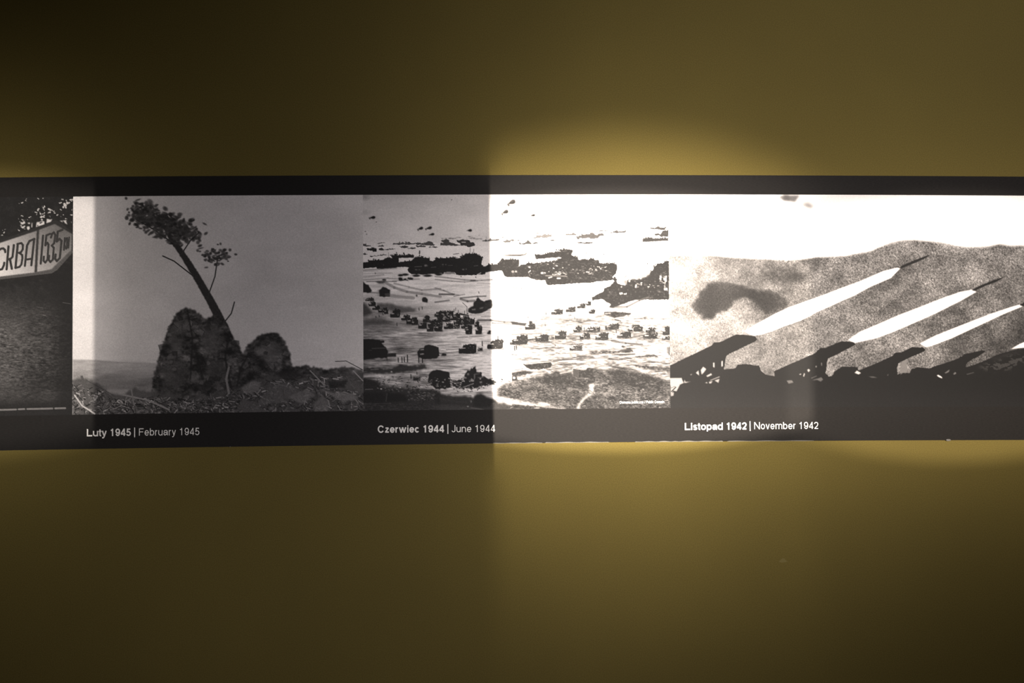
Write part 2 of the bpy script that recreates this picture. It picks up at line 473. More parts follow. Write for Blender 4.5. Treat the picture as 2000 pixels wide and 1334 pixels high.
    p.poly(c2((688, 280), (732, 268), (690, 1062), (644, 1070)), t, 0.3)
    for w, st in ((4.3, [(100, 690), (95, 650), (62, 622), (25, 625), (-8, 650)]), (4.3, [(-8, 1020), (40, 1008), (75, 935), (82, 890)]),
                  (4.4, [(160, 585), (125, 1010)]), (4.2, [(260, 560), (235, 780), (200, 815), (150, 830)]), (4.4, [(185, 815), (222, 1000)]),
                  (4.4, [(332, 545), (290, 985)]), (4.0, [(325, 540), (400, 522), (428, 560), (425, 640), (395, 690), (355, 705)]), (4.0, [(370, 712), (415, 745), (420, 800), (400, 920), (365, 965), (290, 985)]),
                  (4.2, [(465, 945), (505, 570), (550, 485), (640, 445), (630, 520), (585, 935)]), (3.8, [(480, 832), (600, 812)]),
                  (4.2, [(803, 385), (760, 905)]),
                  (3.9, [(935, 350), (865, 380), (845, 565), (885, 515), (905, 550), (885, 830), (845, 885), (812, 850), (818, 775)]),
                  (3.9, [(950, 420), (975, 345), (1005, 322), (1030, 370), (1010, 525), (965, 570), (1003, 610), (985, 830), (940, 875), (908, 835), (918, 760)]),
                  (4.2, [(1165, 275), (1078, 310), (1058, 495), (1110, 445), (1148, 480), (1115, 800), (1060, 858), (1028, 815), (1038, 735)]),
                  (3.6, [(1208, 430), (1192, 650)]), (2.6, [(1198, 545), (1240, 430)]), (2.6, [(1200, 540), (1232, 635)]), (3.2, [(1252, 425), (1245, 620)]), (3.0, [(1290, 415), (1275, 610)]), (2.4, [(1252, 430), (1270, 520), (1288, 420)])):
        p.line(c2(*st), w, t)
    # loose shapes in the grass, kerb line
    for _ in range(150):
        X, Y = rng.uniform(-60, 100), rng.uniform(600, 780)
        p.line([(X, Y), (X + rng.uniform(3, 9), Y + rng.uniform(-1.5, 1.5))], rng.uniform(.5, 1.1), rng.uniform(.2, .42), 0.6)
    p.line([(123, 591), (138, 593.5)], 1.1, 0.32); p.line([(84, 615.5), (89, 616)], 1.6, 0.4)
    for x0, x1, ya, yb in ((-130, 33, 804, 799.8), (35, 49.5, 799.4, 798.9), (52, 104, 798.9, 797.8), (106.5, 129, 797.6, 797.2)):
        p.line([(x0 + 1.5, ya), (x1 - 1.5, yb)], 3.4, 0.47)
    p.a += 0.012 * p.noise(1.5, 1.5)
    return p.build('photo_print', 'dark black and white print with a roadside distance sign, cut by the left edge')
picture_sign()

# ------------------------------------------------------------------ picture: hilltop (a plain generic landscape stands in here)
def picture_hill():
    p = Print(142.2, 384.5, 709.4, 809.5, 0.7)
    x, y = p.px, p.py
    p.a = 0.87 - 0.05 * np.clip((y - 384) / 120, 0, 1) + 0.11 * np.clip((250 - x) / 70, 0, 1) + 0.02 * np.clip((x - 600) / 110, 0, 1)
    p.a += 0.014 * p.noise(120, 60, 3)
    p.a += 0.03 * np.exp(-(((x - 555) / 26) ** 2 + ((y - 506) / 9) ** 2)) + 0.02 * np.exp(-(((x - 600) / 30) ** 2 + ((y - 606) / 8) ** 2))
    # far slope
    far = [(142, 702.5), (180, 703), (230, 706), (300, 709), (380, 716), (480, 726), (560, 730), (560, 812), (142, 812)]
    p.poly(far, lambda X, Y: 0.60 + 0.10 * np.sin((Y - 700) / 11.0) - 0.05 * np.clip((X - 200) / 200, 0, 1), 0.8)
    p.a += 0.02 * p.noise(30, 5, 2) * (y > 704)
    # wind-bent tree
    trunk = [(452, 742), (446, 690), (428, 640), (404, 590), (376, 540), (352, 500), (330, 468), (322, 452), (330, 448), (344, 470), (366, 500), (392, 540), (420, 588), (446, 636), (464, 690), (472, 742)]
    p.poly(trunk, 0.17, 0.5, rough=0.3)
    for br in ([(404, 585), (420, 540), (425, 505)], [(376, 538), (340, 510), (318, 500)], [(352, 500), (372, 470), (388, 455)], [(338, 475), (300, 448), (268, 430)], [(430, 640), (452, 612), (458, 590)], [(325, 452), (300, 420), (280, 408)]):
        p.line(br, 2.4, 0.2)
    for _ in range(520):
        t = rng.random(); cx = 262 + 118 * t + rng.normal(0, 12); cy = 412 + 52 * t + rng.normal(0, 13)
        p.dab(cx, cy, rng.uniform(2, 6), rng.uniform(1.5, 4), rng.uniform(.10, .34), rng.uniform(-40, 40), .4, .8)
    for _ in range(90):
        p.dab(424 + rng.normal(0, 12), 500 + rng.normal(0, 9), rng.uniform(2, 4), rng.uniform(1, 3), rng.uniform(.15, .34), rng.uniform(-40, 40), .4, .8)
    # rocky outcrop and scrub on the crest
    rock = [(296, 768), (300, 730), (312, 690), (330, 640), (345, 612), (362, 600), (380, 606), (400, 622), (424, 616), (446, 640), (462, 668), (474, 690), (486, 672), (512, 652), (540, 650), (556, 664),
            (566, 690), (572, 716), (600, 714), (640, 722), (676, 716), (709, 722), (712, 812), (290, 812)]
    p.poly(rock, 0.22, 0.8, rough=1.3)
    ang = p.noise(16, 11, 3)
    msk = np.zeros_like(p.a); sv = p.a; p.a = msk; p.poly(rock, 1.0, 0.8); msk = p.a; p.a = sv
    p.a += msk * (0.075 * ang + 0.03 * p.noise(4, 3, 2))
    for pts, v in (([(330, 650), (350, 628), (366, 640), (352, 690), (332, 700)], .34), ([(390, 640), (420, 630), (440, 660), (420, 690), (396, 680)], .32), ([(492, 682), (520, 662), (548, 668), (556, 700), (520, 712)], .40),
                   ([(312, 716), (350, 704), (372, 724), (350, 760), (320, 756)], .30), ([(400, 710), (430, 704), (450, 730), (430, 764), (404, 750)], .26)):
        p.poly(pts, v, 3.0, 0.7, rough=1.0)
    for _ in range(70):
        X, Y = rng.uniform(300, 570), rng.uniform(618, 770)
        if msk[min(p.H - 1, int(p.xy([(X, Y)])[0][1])), min(p.W - 1, int(p.xy([(X, Y)])[0][0]))] < .5: continue
        R = rng.uniform(4, 13); k = rng.integers(4, 7); a0 = rng.uniform(0, 6)
        pg = [(X + R * rng.uniform(.6, 1.1) * math.cos(a0 + 6.283 * j / k), Y + .8 * R * rng.uniform(.6, 1.1) * math.sin(a0 + 6.283 * j / k)) for j in range(k)]
        p.poly(pg, rng.choice([.1, .16, .28, .36, .44]), .6, .6)
        p.line(pg[:3], 1.0, .07, .6)
    for a, b in (([(366, 606), (376, 660), (372, 740)], 3), ([(448, 650), (440, 700), (452, 760)], 4), ([(486, 690), (470, 720), (462, 760)], 4), ([(384, 690), (396, 740)], 5)):
        p.line(a, b, 0.08, 0.7, 2.0)
    # rubble band along the foot
    foot = [(142, 742), (160, 738), (190, 748), (215, 770), (235, 772), (260, 760), (300, 764), (345, 772), (400, 776), (450, 764), (500, 740), (560, 728), (600, 735), (650, 730), (712, 726), (712, 812), (142, 812)]
    p.poly(foot, 0.30, 1.5, 0.85, rough=1.4)
    for _ in range(1700):
        X = rng.uniform(140, 712); ytop = np.interp(X, [142, 190, 230, 300, 400, 450, 500, 560, 712], [752, 760, 780, 776, 780, 768, 745, 735, 735])
        Y = rng.uniform(ytop, 812); L = rng.uniform(2.5, 12); a = rng.normal(0.2, .75)
        v = rng.choice([.06, .12, .2, .42, .56, .68, .8], p=[.22, .2, .15, .14, .13, .1, .06])
        p.line([(X, Y), (X + L * math.cos(a), Y + L * math.sin(a))], rng.uniform(.7, 2.2), v, rng.uniform(.5, .95))
    for pts, v in (([(500, 790), (530, 752), (560, 748), (590, 765), (560, 785)], .36), ([(560, 775), (600, 760), (616, 772), (590, 790)], .46), ([(622, 758), (650, 766), (690, 768), (700, 780), (670, 786)], .50),
                   ([(612, 790), (630, 772), (645, 784), (640, 806), (615, 806)], .44), ([(470, 758), (495, 742), (510, 748), (505, 764), (480, 770)], .46), ([(455, 806), (475, 778), (500, 786), (520, 806)], .34),
                   ([(648, 748), (680, 734), (709, 752), (709, 766), (660, 760)], .34), ([(535, 728), (575, 722), (600, 736), (560, 744)], .12), ([(640, 746), (680, 742), (672, 758), (645, 758)], .10)):
        p.poly(pts, v, 1.2, 0.75, rough=0.8)
    for st, w, v in (([(160, 736), (168, 760), (172, 785)], 5, .34), ([(146, 772), (160, 792), (185, 808)], 3, .78), ([(240, 771), (290, 782), (330, 800)], 3.4, .55), ([(255, 752), (262, 790)], 2.6, .5), ([(168, 742), (222, 772)], .8, .2),
                     ([(606, 724), (633, 752)], 2.4, .55), ([(690, 724), (709, 744)], 2.2, .6), ([(655, 706), (676, 705), (708, 722)], 1.4, .18), ([(447, 718), (442, 740), (447, 768)], 4, .5)):
        p.line(st, w, v)
    p.a += 0.012 * p.noise(1.6, 1.6)
    return p.build('photo_print', 'black and white print with a grey sky above a rubble strewn hilltop')
picture_hill()

# ------------------------------------------------------------------ picture: landing beach
def picture_beach():
    p = Print(709.4, 381, 1307.3, 801, 0.8)
    x, y = p.px, p.py
    k1, k2 = 12.125, 11.12
    A1, A2, A3, A4 = (crop(q, 375, k1) for q in (700, 850, 1000, 1150))
    B1, B2, B3, B4 = (crop(q, 475, k1) for q in (700, 850, 1000, 1150))
    C1, C2, C3, C4 = (crop(q, 575, k2) for q in (700, 850, 1000, 1150))
    D1, D2, D3, D4 = (crop(q, 685, k2) for q in (700, 850, 1000, 1150))
    st1 = p.noise(46, 5, 3); st2 = p.noise(14, 2.2, 2); fine = p.noise(3.2, 2.0, 2); speck = p.noise(3.4, 2.2)
    # sky and sea
    p.a = 0.85 + 0.05 * np.clip((y - 395) / 60, 0, 1) - 0.06 * np.exp(-((y - 384) / 7.0) ** 2) * np.clip((960 - x) / 200, .25, 1) + 0.01 * p.noise(60, 20, 2)
    p.a += 0.06 * np.clip((y - 470) / 14, 0, 1)
    p.dab(713, 385, 7, 5, .60, 0, .8, .7); p.dab(712, 415, 8, 4, .70, 0, .8, .5)
    # horizon ships: hull, superstructure, masts
    def ship(pts, v, rough=.5):
        p.poly(pts, v, 0, rough=rough)
        xs = [q[0] for q in pts]; w = max(xs) - min(xs)
        p.fringe(pts, int(w * (.45 if w > 40 else .25)), v, 2.4 if w > 40 else 1.2, 1.5 if w > 40 else .9)
    far = .33
    ship(A1((110, 1240), (180, 1225), (200, 1262), (300, 1262), (290, 1290), (190, 1295), (110, 1275)), far)
    ship(A1((450, 1290), (500, 1275), (560, 1262), (620, 1272), (600, 1292), (520, 1290), (470, 1300)), far)
    ship(A1((440, 1225), (600, 1190), (640, 1200), (480, 1235)), .5)
    ship(A1((790, 1245), (900, 1215), (965, 1205), (985, 1180), (1000, 1215), (1100, 1210), (1130, 1190), (1160, 1215), (1215, 1195), (1260, 1220), (1340, 1235), (1200, 1252), (1050, 1245), (900, 1240)), .36)
    ship(A1((1340, 1215), (1400, 1205), (1500, 1215), (1580, 1200), (1640, 1175), (1740, 1180), (1775, 1230), (1815, 1248), (1780, 1275), (1620, 1265), (1520, 1255), (1380, 1245)), .30)
    ship(A1((1355, 1265), (1420, 1280), (1500, 1265), (1600, 1280), (1590, 1305), (1380, 1310)), .32)
    ship(A1((1660, 1305), (1770, 1285), (1885, 1302), (1780, 1316), (1680, 1318)), .2)
    ship(A1((965, 1290), (1010, 1300), (1080, 1275), (1200, 1300), (1160, 1320), (1020, 1325)), .28)
    ship(A2((120, 1150), (220, 1130), (290, 1120), (340, 1150), (330, 1185), (420, 1215), (520, 1235), (600, 1250), (590, 1270), (300, 1268), (120, 1272), (118, 1215), (230, 1205), (150, 1175)), .26)
    ship(A2((505, 1130), (560, 1150), (640, 1125), (720, 1140), (810, 1140), (820, 1180), (900, 1190), (945, 1250), (935, 1272), (820, 1305), (755, 1300), (750, 1280), (600, 1275), (590, 1215), (540, 1200)), .2)
    p.poly(A2((620, 1180), (730, 1185), (720, 1200), (630, 1198)), .75)
    for a, b, c, d in ((150, 1105, 130, 8), (310, 1100, 180, 9), (490, 1075, 120, 7), (740, 1090, 200, 14), (780, 1050, 110, 6), (890, 1115, 120, 9), (960, 1025, 90, 5), (940, 1105, 180, 9)):
        p.poly(A2((a, b), (a + c, b - d * .6), (a + c, b + d), (a, b + d)), .45, .5, rough=.7)
    ship(A2((1115, 1155), (1130, 1140), (1270, 1130), (1310, 1095), (1340, 1130), (1520, 1115), (1520, 1150), (1320, 1168), (1130, 1175)), .33)
    ship(A2((1540, 1085), (1600, 1065), (1730, 1080), (1600, 1090)), .45)
    ship(A2((1600, 1170), (1700, 1130), (1780, 1140), (1830, 1105), (1860, 1140), (1940, 1130), (1930, 1150), (1790, 1165), (1780, 1195), (1660, 1205)), .33)
    ship(A3((0, 1110), (30, 1150), (185, 1130), (170, 1155), (0, 1165)), .36)
    ship(A3((150, 1215), (185, 1185), (215, 1225), (290, 1210), (340, 1175), (390, 1140), (425, 1190), (460, 1215), (560, 1185), (610, 1185), (605, 1225), (190, 1250)), .24)
    ship(A3((475, 1075), (560, 1065), (590, 1030), (690, 1035), (780, 995), (830, 1020), (860, 970), (880, 1015), (945, 1000), (940, 1060), (840, 1080), (720, 1085), (500, 1105)), .40)
    ship(A3((520, 985), (600, 970), (680, 978), (670, 992), (540, 992)), .5)
    ship(A3((845, 1155), (930, 1130), (1035, 1145), (1000, 1160), (900, 1165)), .2)
    ship(A3((1265, 1000), (1400, 995), (1460, 960), (1490, 990), (1530, 1000), (1525, 1028), (1270, 1028)), .36)
    ship(A3((1525, 1050), (1640, 1030), (1650, 970), (1670, 1010), (1770, 1000), (1890, 965), (1940, 970), (1940, 1100), (1870, 1110), (1770, 1090), (1640, 1110), (1560, 1130), (1530, 1100)), .27)
    p.poly(A3((1660, 1105), (1640, 1085), (1590, 1095), (1610, 1112)), .8); p.poly(A3((1790, 1080), (1840, 1085), (1845, 1110), (1790, 1115)), .8)
    ship(A3((1545, 1190), (1640, 1175), (1690, 1205), (1780, 1180), (1860, 1200), (1925, 1185), (1900, 1220), (1760, 1232), (1560, 1215)), .2)
    ship(A4((0, 1000), (70, 960), (140, 1000), (180, 1020), (230, 985), (340, 980), (360, 1030), (260, 1050), (215, 1100), (60, 1105), (0, 1070)), .27)
    ship(A4((0, 1180), (100, 1180), (90, 1218), (0, 1215)), .24)
    ship(A4((180, 930), (300, 895), (420, 905), (480, 915), (470, 925), (300, 930), (200, 942)), .36)
    ship(A4((440, 955), (500, 965), (600, 935), (660, 900), (700, 935), (780, 925), (870, 910), (885, 950), (760, 965), (640, 970), (460, 978)), .25)
    ship(A4((1450, 850), (1580, 850), (1640, 810), (1680, 840), (1740, 845), (1830, 820), (1830, 850), (1790, 880), (1880, 870), (1880, 900), (1680, 895), (1600, 875), (1460, 878)), .22)
    ship(A4((1560, 990), (1640, 970), (1700, 1000), (1740, 930), (1880, 890), (1885, 1060), (1690, 1060), (1680, 1030), (1570, 1028)), .18)
    ship(A4((1265, 1100), (1300, 1115), (1330, 1090), (1380, 1095), (1400, 1075), (1490, 1075), (1520, 1100), (1880, 1095), (1885, 1155), (1280, 1190)), .16, .3)
    for f_, q in ((A4, [(430, 930), (430, 850)]), (A4, [(130, 990), (130, 900)]), (A4, [(790, 930), (790, 875)]), (A3, [(1270, 1330), (1270, 1210)]), (A3, [(1350, 990), (1350, 930)]), (A2, [(1210, 1130), (1210, 1060)])):
        p.line(f_(*q), .7, .4, .8)
    p.poly(A4((1000, 830), (1180, 800), (1400, 800), (1880, 750), (1880, 790), (1000, 850)), .72, 2, .5)
    # barrage balloons: hull, tail fin
    def balloon(f_, tail, nose, r, v, fin=True):
        (tx, ty), (nx, ny) = f_(tail, nose)
        L = math.hypot(nx - tx, ny - ty); ux, uy = (nx - tx) / L, (ny - ty) / L; a = math.degrees(math.atan2(uy, ux))
        out = []
        for s_ in (-1, 1):
            prof = [(0, .14), (.2, .2), (.4, .55), (.6, .9), (.78, 1), (.92, .75), (1, .25)]
            for t, w in (prof if s_ < 0 else prof[::-1]):
                out.append((tx + ux * t * L - uy * s_ * w * r, ty + uy * t * L + ux * s_ * w * r))
        p.poly(out, v, .3)
        if fin: p.poly([(tx - .5, ty - .6), (tx + 2 * ux * r * .6, ty + 1), (tx + r * .75, ty + r * 1.05), (tx + r * .25, ty + r * .5)], max(0, v - .05), .3)
    balloon(A1, (250, 615), (400, 600), 2.7, .03); balloon(A1, (1395, 890), (1530, 845), 2.7, .03); balloon(A1, (1580, 875), (1740, 840), 2.6, .03); balloon(A1, (1660, 1020), (1797, 995), 2.2, .03, False)
    balloon(A2, (740, 915), (868, 908), 2.4, .02, False); balloon(A2, (1705, 290), (1895, 215), 4.4, .16); balloon(A2, (1565, 515), (1728, 450), 3.7, .14); balloon(A3, (420, 570), (547, 545), 2.2, .08, False)
    p.dab(*A2((1830, 215))[0], 4, 1.6, .27, -25, .8); p.dab(*A2((1670, 450))[0], 3.4, 1.3, .25, -25, .8)
    for f_, q in ((A1, (165, 935)), (A1, (195, 1000)), (A1, (425, 712)), (A2, (390, 185)), (A2, (1450, 808)), (A3, (495, 350)), (A3, (960, 88)), (A3, (455, 940)), (A4, (1000, 1102)), (A4, (425, 1125))):
        p.dab(*f_(q)[0], 1.3, .8, .35, -20, .5)
    p.poly(A4((780, 1035), (830, 1025), (880, 1022), (860, 1040), (790, 1044)), .4, .3)
    # nearer craft on the water
    ship(B1((190, 115), (280, 130), (330, 95), (430, 125), (430, 200), (345, 210), (330, 180), (210, 170)), .10)
    ship(B1((480, 145), (500, 118), (575, 120), (590, 145), (680, 140), (800, 135), (830, 122), (890, 138), (800, 152), (670, 165), (490, 165)), .14)
    ship(B1((110, 265), (150, 232), (235, 258), (140, 275)), .12)
    ship(B1((270, 305), (500, 290), (570, 262), (690, 275), (640, 290), (500, 302), (280, 325)), .16)
    ship(B1((965, 85), (1080, 68), (1200, 85), (1150, 108), (1020, 112)), .22)
    ship(B1((1170, 130), (1260, 98), (1355, 112), (1350, 130), (1180, 140)), .12)
    # landing ships drawn up on the sand, left
    dk = .05
    p.a += np.clip((y - 520) / 10, 0, 1) * (-0.02)
    ship(B1((105, 460), (230, 440), (235, 412), (360, 400), (560, 398), (610, 380), (630, 352), (740, 345), (760, 375), (800, 360), (790, 330), (760, 290), (800, 275), (890, 275), (900, 215), (912, 280), (1060, 285), (1075, 240), (1090, 285), (1200, 280),
            (1230, 262), (1275, 285), (1320, 325), (1310, 345), (960, 350), (958, 455), (1050, 450), (1130, 425), (1240, 420), (1290, 375), (1360, 345), (1370, 290), (1380, 330), (1440, 330), (1450, 200), (1462, 330), (1520, 325), (1560, 350), (1690, 350), (1690, 415), (1790, 430), (1840, 360), (1945, 350),
            (1945, 730), (1700, 730), (1560, 745), (1400, 740), (1260, 735), (1190, 690), (1160, 620), (1200, 575), (1100, 560), (960, 570), (800, 590), (560, 610), (430, 600), (430, 570), (110, 600)), dk, .35)
    ship(B2((0, 370), (130, 350), (280, 350), (440, 330), (480, 350), (590, 350), (600, 325), (700, 280), (740, 255), (820, 245), (950, 250), (1040, 285), (1060, 320), (1110, 320), (1125, 360), (1105, 450), (1095, 490), (1130, 545), (1200, 540), (1240, 515), (1260, 490), (1285, 525),
            (1340, 505), (1350, 480), (1360, 510), (1480, 495), (1520, 430), (1580, 395), (1620, 360), (1640, 390), (1780, 370), (1945, 395), (1945, 805), (1720, 808), (1640, 780), (1600, 690), (1580, 655), (1400, 670), (1200, 690), (1180, 740), (1000, 755), (700, 765), (500, 750), (470, 690), (210, 690), (200, 730), (0, 735)), dk, .35)
    p.poly(B2((1060, 330), (1105, 330), (1095, 400), (1075, 440), (1055, 400)), .07)
    p.line(B2((825, 250), (828, 110)), .8, .25); p.line(B2((910, 250), (912, 140)), .8, .3); p.line(B2((640, 300), (635, 240)), .9, .2); p.line(B2((430, 262), (560, 245)), 1.1, .15)
    p.line(B1((720, 350), (712, 220)), .7, .25)
    ship(B3((0, 370), (60, 395), (165, 395), (175, 450), (160, 555), (215, 500), (320, 500), (360, 465), (420, 465), (520, 480), (560, 460), (680, 460), (800, 430), (880, 440), (1040, 400), (1100, 380), (1180, 340), (1040, 350), (980, 345), (570, 385), (530, 260), (700, 265),
            (880, 230), (1050, 205), (1160, 185), (1050, 165), (1140, 160), (1200, 150), (1280, 135), (1390, 150), (1445, 185), (1410, 280), (1470, 310), (1560, 330), (1570, 390), (1640, 400), (1650, 370), (1700, 380), (1800, 395), (1840, 365), (1945, 370), (1945, 930), (1700, 945), (1400, 965), (1040, 985), (860, 1000), (805, 960), (785, 880), (660, 880), (480, 850), (380, 800), (0, 810)), .07, .4)
    ship(B4((0, 370), (100, 365), (150, 400), (240, 405), (260, 470), (480, 485), (500, 460), (650, 490), (670, 600), (650, 720), (560, 800), (580, 870), (440, 890), (250, 905), (0, 945)), .07, .4)
    ship(B4((75, 1290), (160, 1230), (250, 1180), (330, 1150), (370, 1060), (500, 1010), (560, 950), (600, 900), (570, 850), (620, 820), (660, 870), (680, 950), (760, 980), (860, 990), (910, 900), (1000, 860), (1200, 850), (1350, 800), (1440, 700), (1460, 655), (1530, 650), (1525, 560), (1620, 500), (1720, 495), (1780, 440), (1890, 415),
            (1890, 1340), (80, 1340)), .045, .5)
    # balloon on the beach and one over the sea
    p.poly(B4((790, 870), (900, 780), (1050, 690), (1250, 600), (1400, 590), (1460, 650), (1430, 740), (1330, 800), (1150, 845), (960, 850)), .9, 1.0)
    p.poly(B4((900, 860), (1150, 760), (1330, 720), (1445, 660), (1435, 750), (1330, 805), (1150, 852)), .34, 2.5, .9)
    p.line(B4((835, 815), (900, 768)), 1.6, .08); p.line(B4((800, 872), (910, 860)), .8, .2); p.poly(B4((810, 880), (910, 870), (900, 990), (850, 980)), .42, .6)
    p.poly(B3((-260, 290), (-130, 230), (40, 180), (200, 150), (340, 160), (375, 205), (330, 270), (200, 300), (40, 298)), .9, .8)
    p.poly(B3((-260, 288), (-60, 262), (150, 262), (300, 250), (370, 200), (335, 272), (200, 306), (20, 304)), lambda X, Y: .40 - .028 * np.clip(Y - 493, 0, 9), 1.0, 1.0)
    p.line(B3((-240, 290), (0, 302), (200, 302), (310, 275), (365, 215)), .9, .16, .9)
    p.poly(B2((1740, 215), (1790, 235), (1770, 245)), .12, .4)
    # hull lettering and deck clutter
    wl = .82
    def hull_no(f_, X, Y, sc, v, tail=True):
        for st in ([(0, 0), (0, 40), (25, 40), (25, 0)], [(62, 4), (40, 0), (40, 20), (62, 22), (60, 42), (38, 40)]):
            p.line(f_(*[(X + a * sc, Y + b * sc) for a, b in st]), 1.0, v)
        if tail:
            for st in ([(100, 22), (118, 20), (118, 44), (98, 44), (98, 34), (116, 32)], [(150, 8), (150, 44), (132, 44), (132, 28), (148, 26)]):
                p.line(f_(*[(X + a * sc, Y + b * sc) for a, b in st]), .9, v)
    hull_no(B4, 735, 1175, 1.0, wl); hull_no(B4, 1790, 1065, 1.1, wl, False)
    for f_, q in ((B1, [(1340, 615), (1400, 620), (1400, 640), (1340, 640)]), (B1, [(1420, 620), (1470, 620), (1465, 638), (1420, 638)]), (B2, [(635, 610), (690, 605), (690, 640), (640, 640)]), (B2, [(715, 605), (750, 605), (745, 630), (720, 630)]),
                  (B1, [(580, 505), (610, 505), (605, 522), (582, 522)]), (B2, [(160, 500), (200, 500), (200, 520), (160, 520)]), (B2, [(235, 498), (265, 500), (262, 520), (238, 520)]),
                  (B3, [(0, 655), (40, 655), (40, 695), (0, 695)]), (B3, [(75, 655), (115, 655), (115, 690), (75, 690)]), (B3, [(680, 690), (740, 685), (740, 730), (685, 730)]), (B3, [(755, 690), (800, 690), (795, 715), (758, 715)]), (B3, [(1060, 815), (1155, 815), (1150, 845), (1060, 850)]),
                  (B3, [(385, 550), (440, 555), (430, 590), (390, 580)]), (B2, [(1800, 655), (1870, 655), (1870, 700), (1805, 695)]), (B2, [(1895, 660), (1930, 660), (1930, 690), (1895, 690)])):
        p.poly(f_(*q), wl if f_ in (B3,) else .45, .3)
    p.poly(B2((90, 710), (160, 700), (165, 740), (95, 735)), .55, .4); p.poly(B2((210, 695), (460, 680), (480, 730), (380, 725), (360, 735), (215, 725)), .5, .5)
    p.line(B1((1330, 560), (1500, 548)), 1.0, .5, .8); p.line(B1((1720, 575), (1840, 565)), 1.0, .45, .8); p.poly(B1((1555, 510), (1620, 505), (1650, 540), (1570, 560)), .5, .5)
    p.line(B2((300, 530), (410, 525)), 1.0, .35, .8); p.line(B2((920, 540), (1010, 530)), 1.4, .4, .8); p.line(B2((1000, 745), (1080, 700)), 1.6, .6)
    p.line(B3((800, 770), (1000, 770), (1300, 785)), 2.2, .42, .8); p.line(B3((870, 820), (940, 800)), 2.6, .55); p.line(B3((390, 690), (440, 650)), 1.4, .7); p.line(B3((390, 690), (430, 790)), 1.0, .5, .7)
    for _ in range(120):      # rigging, hatches and cargo on the lit hulls
        f_, X0, X1, Y0, Y1 = [(B3, 380, 1900, 470, 750), (B4, 0, 420, 520, 660), (B4, 950, 1850, 900, 1060), (B4, 1650, 1880, 730, 950), (B3, 1430, 1900, 600, 740), (B3, 960, 1320, 680, 760)][rng.integers(6)]
        (X, Y), = f_((rng.uniform(X0, X1), rng.uniform(Y0, Y1)))
        p.dab(X, Y, rng.uniform(.7, 2.6), rng.uniform(.5, 1.1), rng.uniform(.2, .75), rng.uniform(-25, 15), .4, .9)
    for _ in range(60):
        f_, X0, X1, Y0, Y1 = [(B1, 200, 1900, 430, 560), (B2, 0, 1050, 380, 620)][rng.integers(2)]
        (X, Y), = f_((rng.uniform(X0, X1), rng.uniform(Y0, Y1)))
        p.dab(X, Y, rng.uniform(.8, 2.4), rng.uniform(.4, .8), rng.uniform(.12, .26), 0, .5, .6)
    for q in ([(1680, 760), (1720, 770), (1715, 880), (1680, 870)], [(1760, 810), (1830, 830), (1850, 900), (1770, 880)], [(1780, 1100), (1150, 850)][:1] + [(1820, 760), (1850, 780), (1840, 830)], [(1100, 980), (1140, 970), (1130, 1060), (1090, 1060)], [(1240, 950), (1260, 950), (1250, 1005), (1225, 1000)], [(1390, 1060), (1440, 1010), (1445, 1020), (1400, 1070)], [(940, 870), (990, 870), (970, 925), (940, 920)], [(760, 1020), (790, 1015), (780, 1055), (755, 1050)]):
        p.poly(B4(*q), .72, .4)
    for f_, q in ((B4, [(365, 470), (362, 160)]), (B3, [(1775, 370), (1765, 100)]), (B4, [(1395, 500), (1395, 270)]), (B4, [(1280, 400), (1500, 400)])):
        p.line(f_(*q), .7, .38, .7)
    p.dab(*B4((355, 260))[0], 1.7, 1.0, .15, -40); p.dab(*B3((1755, 240))[0], 1.7, 1.0, .15, -30); p.dab(*B4((1388, 485))[0], 1.5, 1.2, .12)
    # ------------------------------------------------ beach
    beach = [(705, 526), (745, 524), (790, 520), (800, 538), (830, 538), (905, 540), (950, 533), (985, 530), (985, 542), (1030, 543), (1070, 552), (1075, 558), (1160, 552), (1185, 548), (1185, 562), (1170, 575), (1155, 590), (1195, 597), (1210, 592), (1250, 585), (1260, 586), (1312, 583), (1312, 806), (705, 806)]
    m = np.zeros_like(p.a); sv = p.a; p.a = m; p.poly(beach, 1.0, 0.4); m = p.a; p.a = sv
    b = 0.95 - 0.05 * np.clip((800 - x) / 60, 0, 1) - 0.30 * np.clip((y - 565) / 60, 0, 1) * np.clip((955 - x) / 150, 0, 1) - 0.08 * np.clip((y - 640) / 60, 0, 1) * np.clip((900 - x) / 150, 0, 1)
    b = b - 0.40 * np.clip((y - 596) / 30, 0, 1) * np.clip((x - 975) / 90, 0, 1) - 0.06 * np.clip((y - 690) / 30, 0, 1) * np.clip((x - 1000) / 60, 0, 1)
    b = b + (0.035 + 0.045 * np.clip((y - 590) / 60, 0, 1)) * st1 + (0.02 + 0.04 * np.clip((y - 600) / 80, 0, 1)) * st2 + (0.02 + 0.05 * np.clip((x - 960) / 40, 0, 1)) * np.clip((y - 590) / 30, 0, 1) * p.noise(7, 1.6, 2)
    sv = p.a.copy()
    keep = (p.a < .12) & (y < 600)
    p.a = np.where(keep, p.a, p.a * (1 - m) + np.clip(b, 0.05, 1) * m)
    # wheel tracks and wet channels
    def tr(f_, q, w, v, al=.6, soft=1.5): p.line(f_(*q), w, v, al, soft)
    tr(B1, [(110, 640), (500, 615), (900, 590)], 3, .55, .6); tr(B1, [(110, 720), (400, 715), (800, 705)], 1.6, .5, .5); tr(B1, [(110, 800), (600, 745)], 2.4, .6, .6); tr(B1, [(110, 870), (700, 830), (930, 850)], 1.2, .3, .6)
    tr(B1, [(200, 910), (600, 905), (900, 910)], 1.6, .3, .7); tr(B1, [(640, 930), (850, 1050), (1150, 1150), (1500, 1200), (1945, 1270)], 5, .45, .55); tr(B1, [(850, 950), (1200, 1040), (1500, 1110), (1945, 1080)], 3, .5, .55)
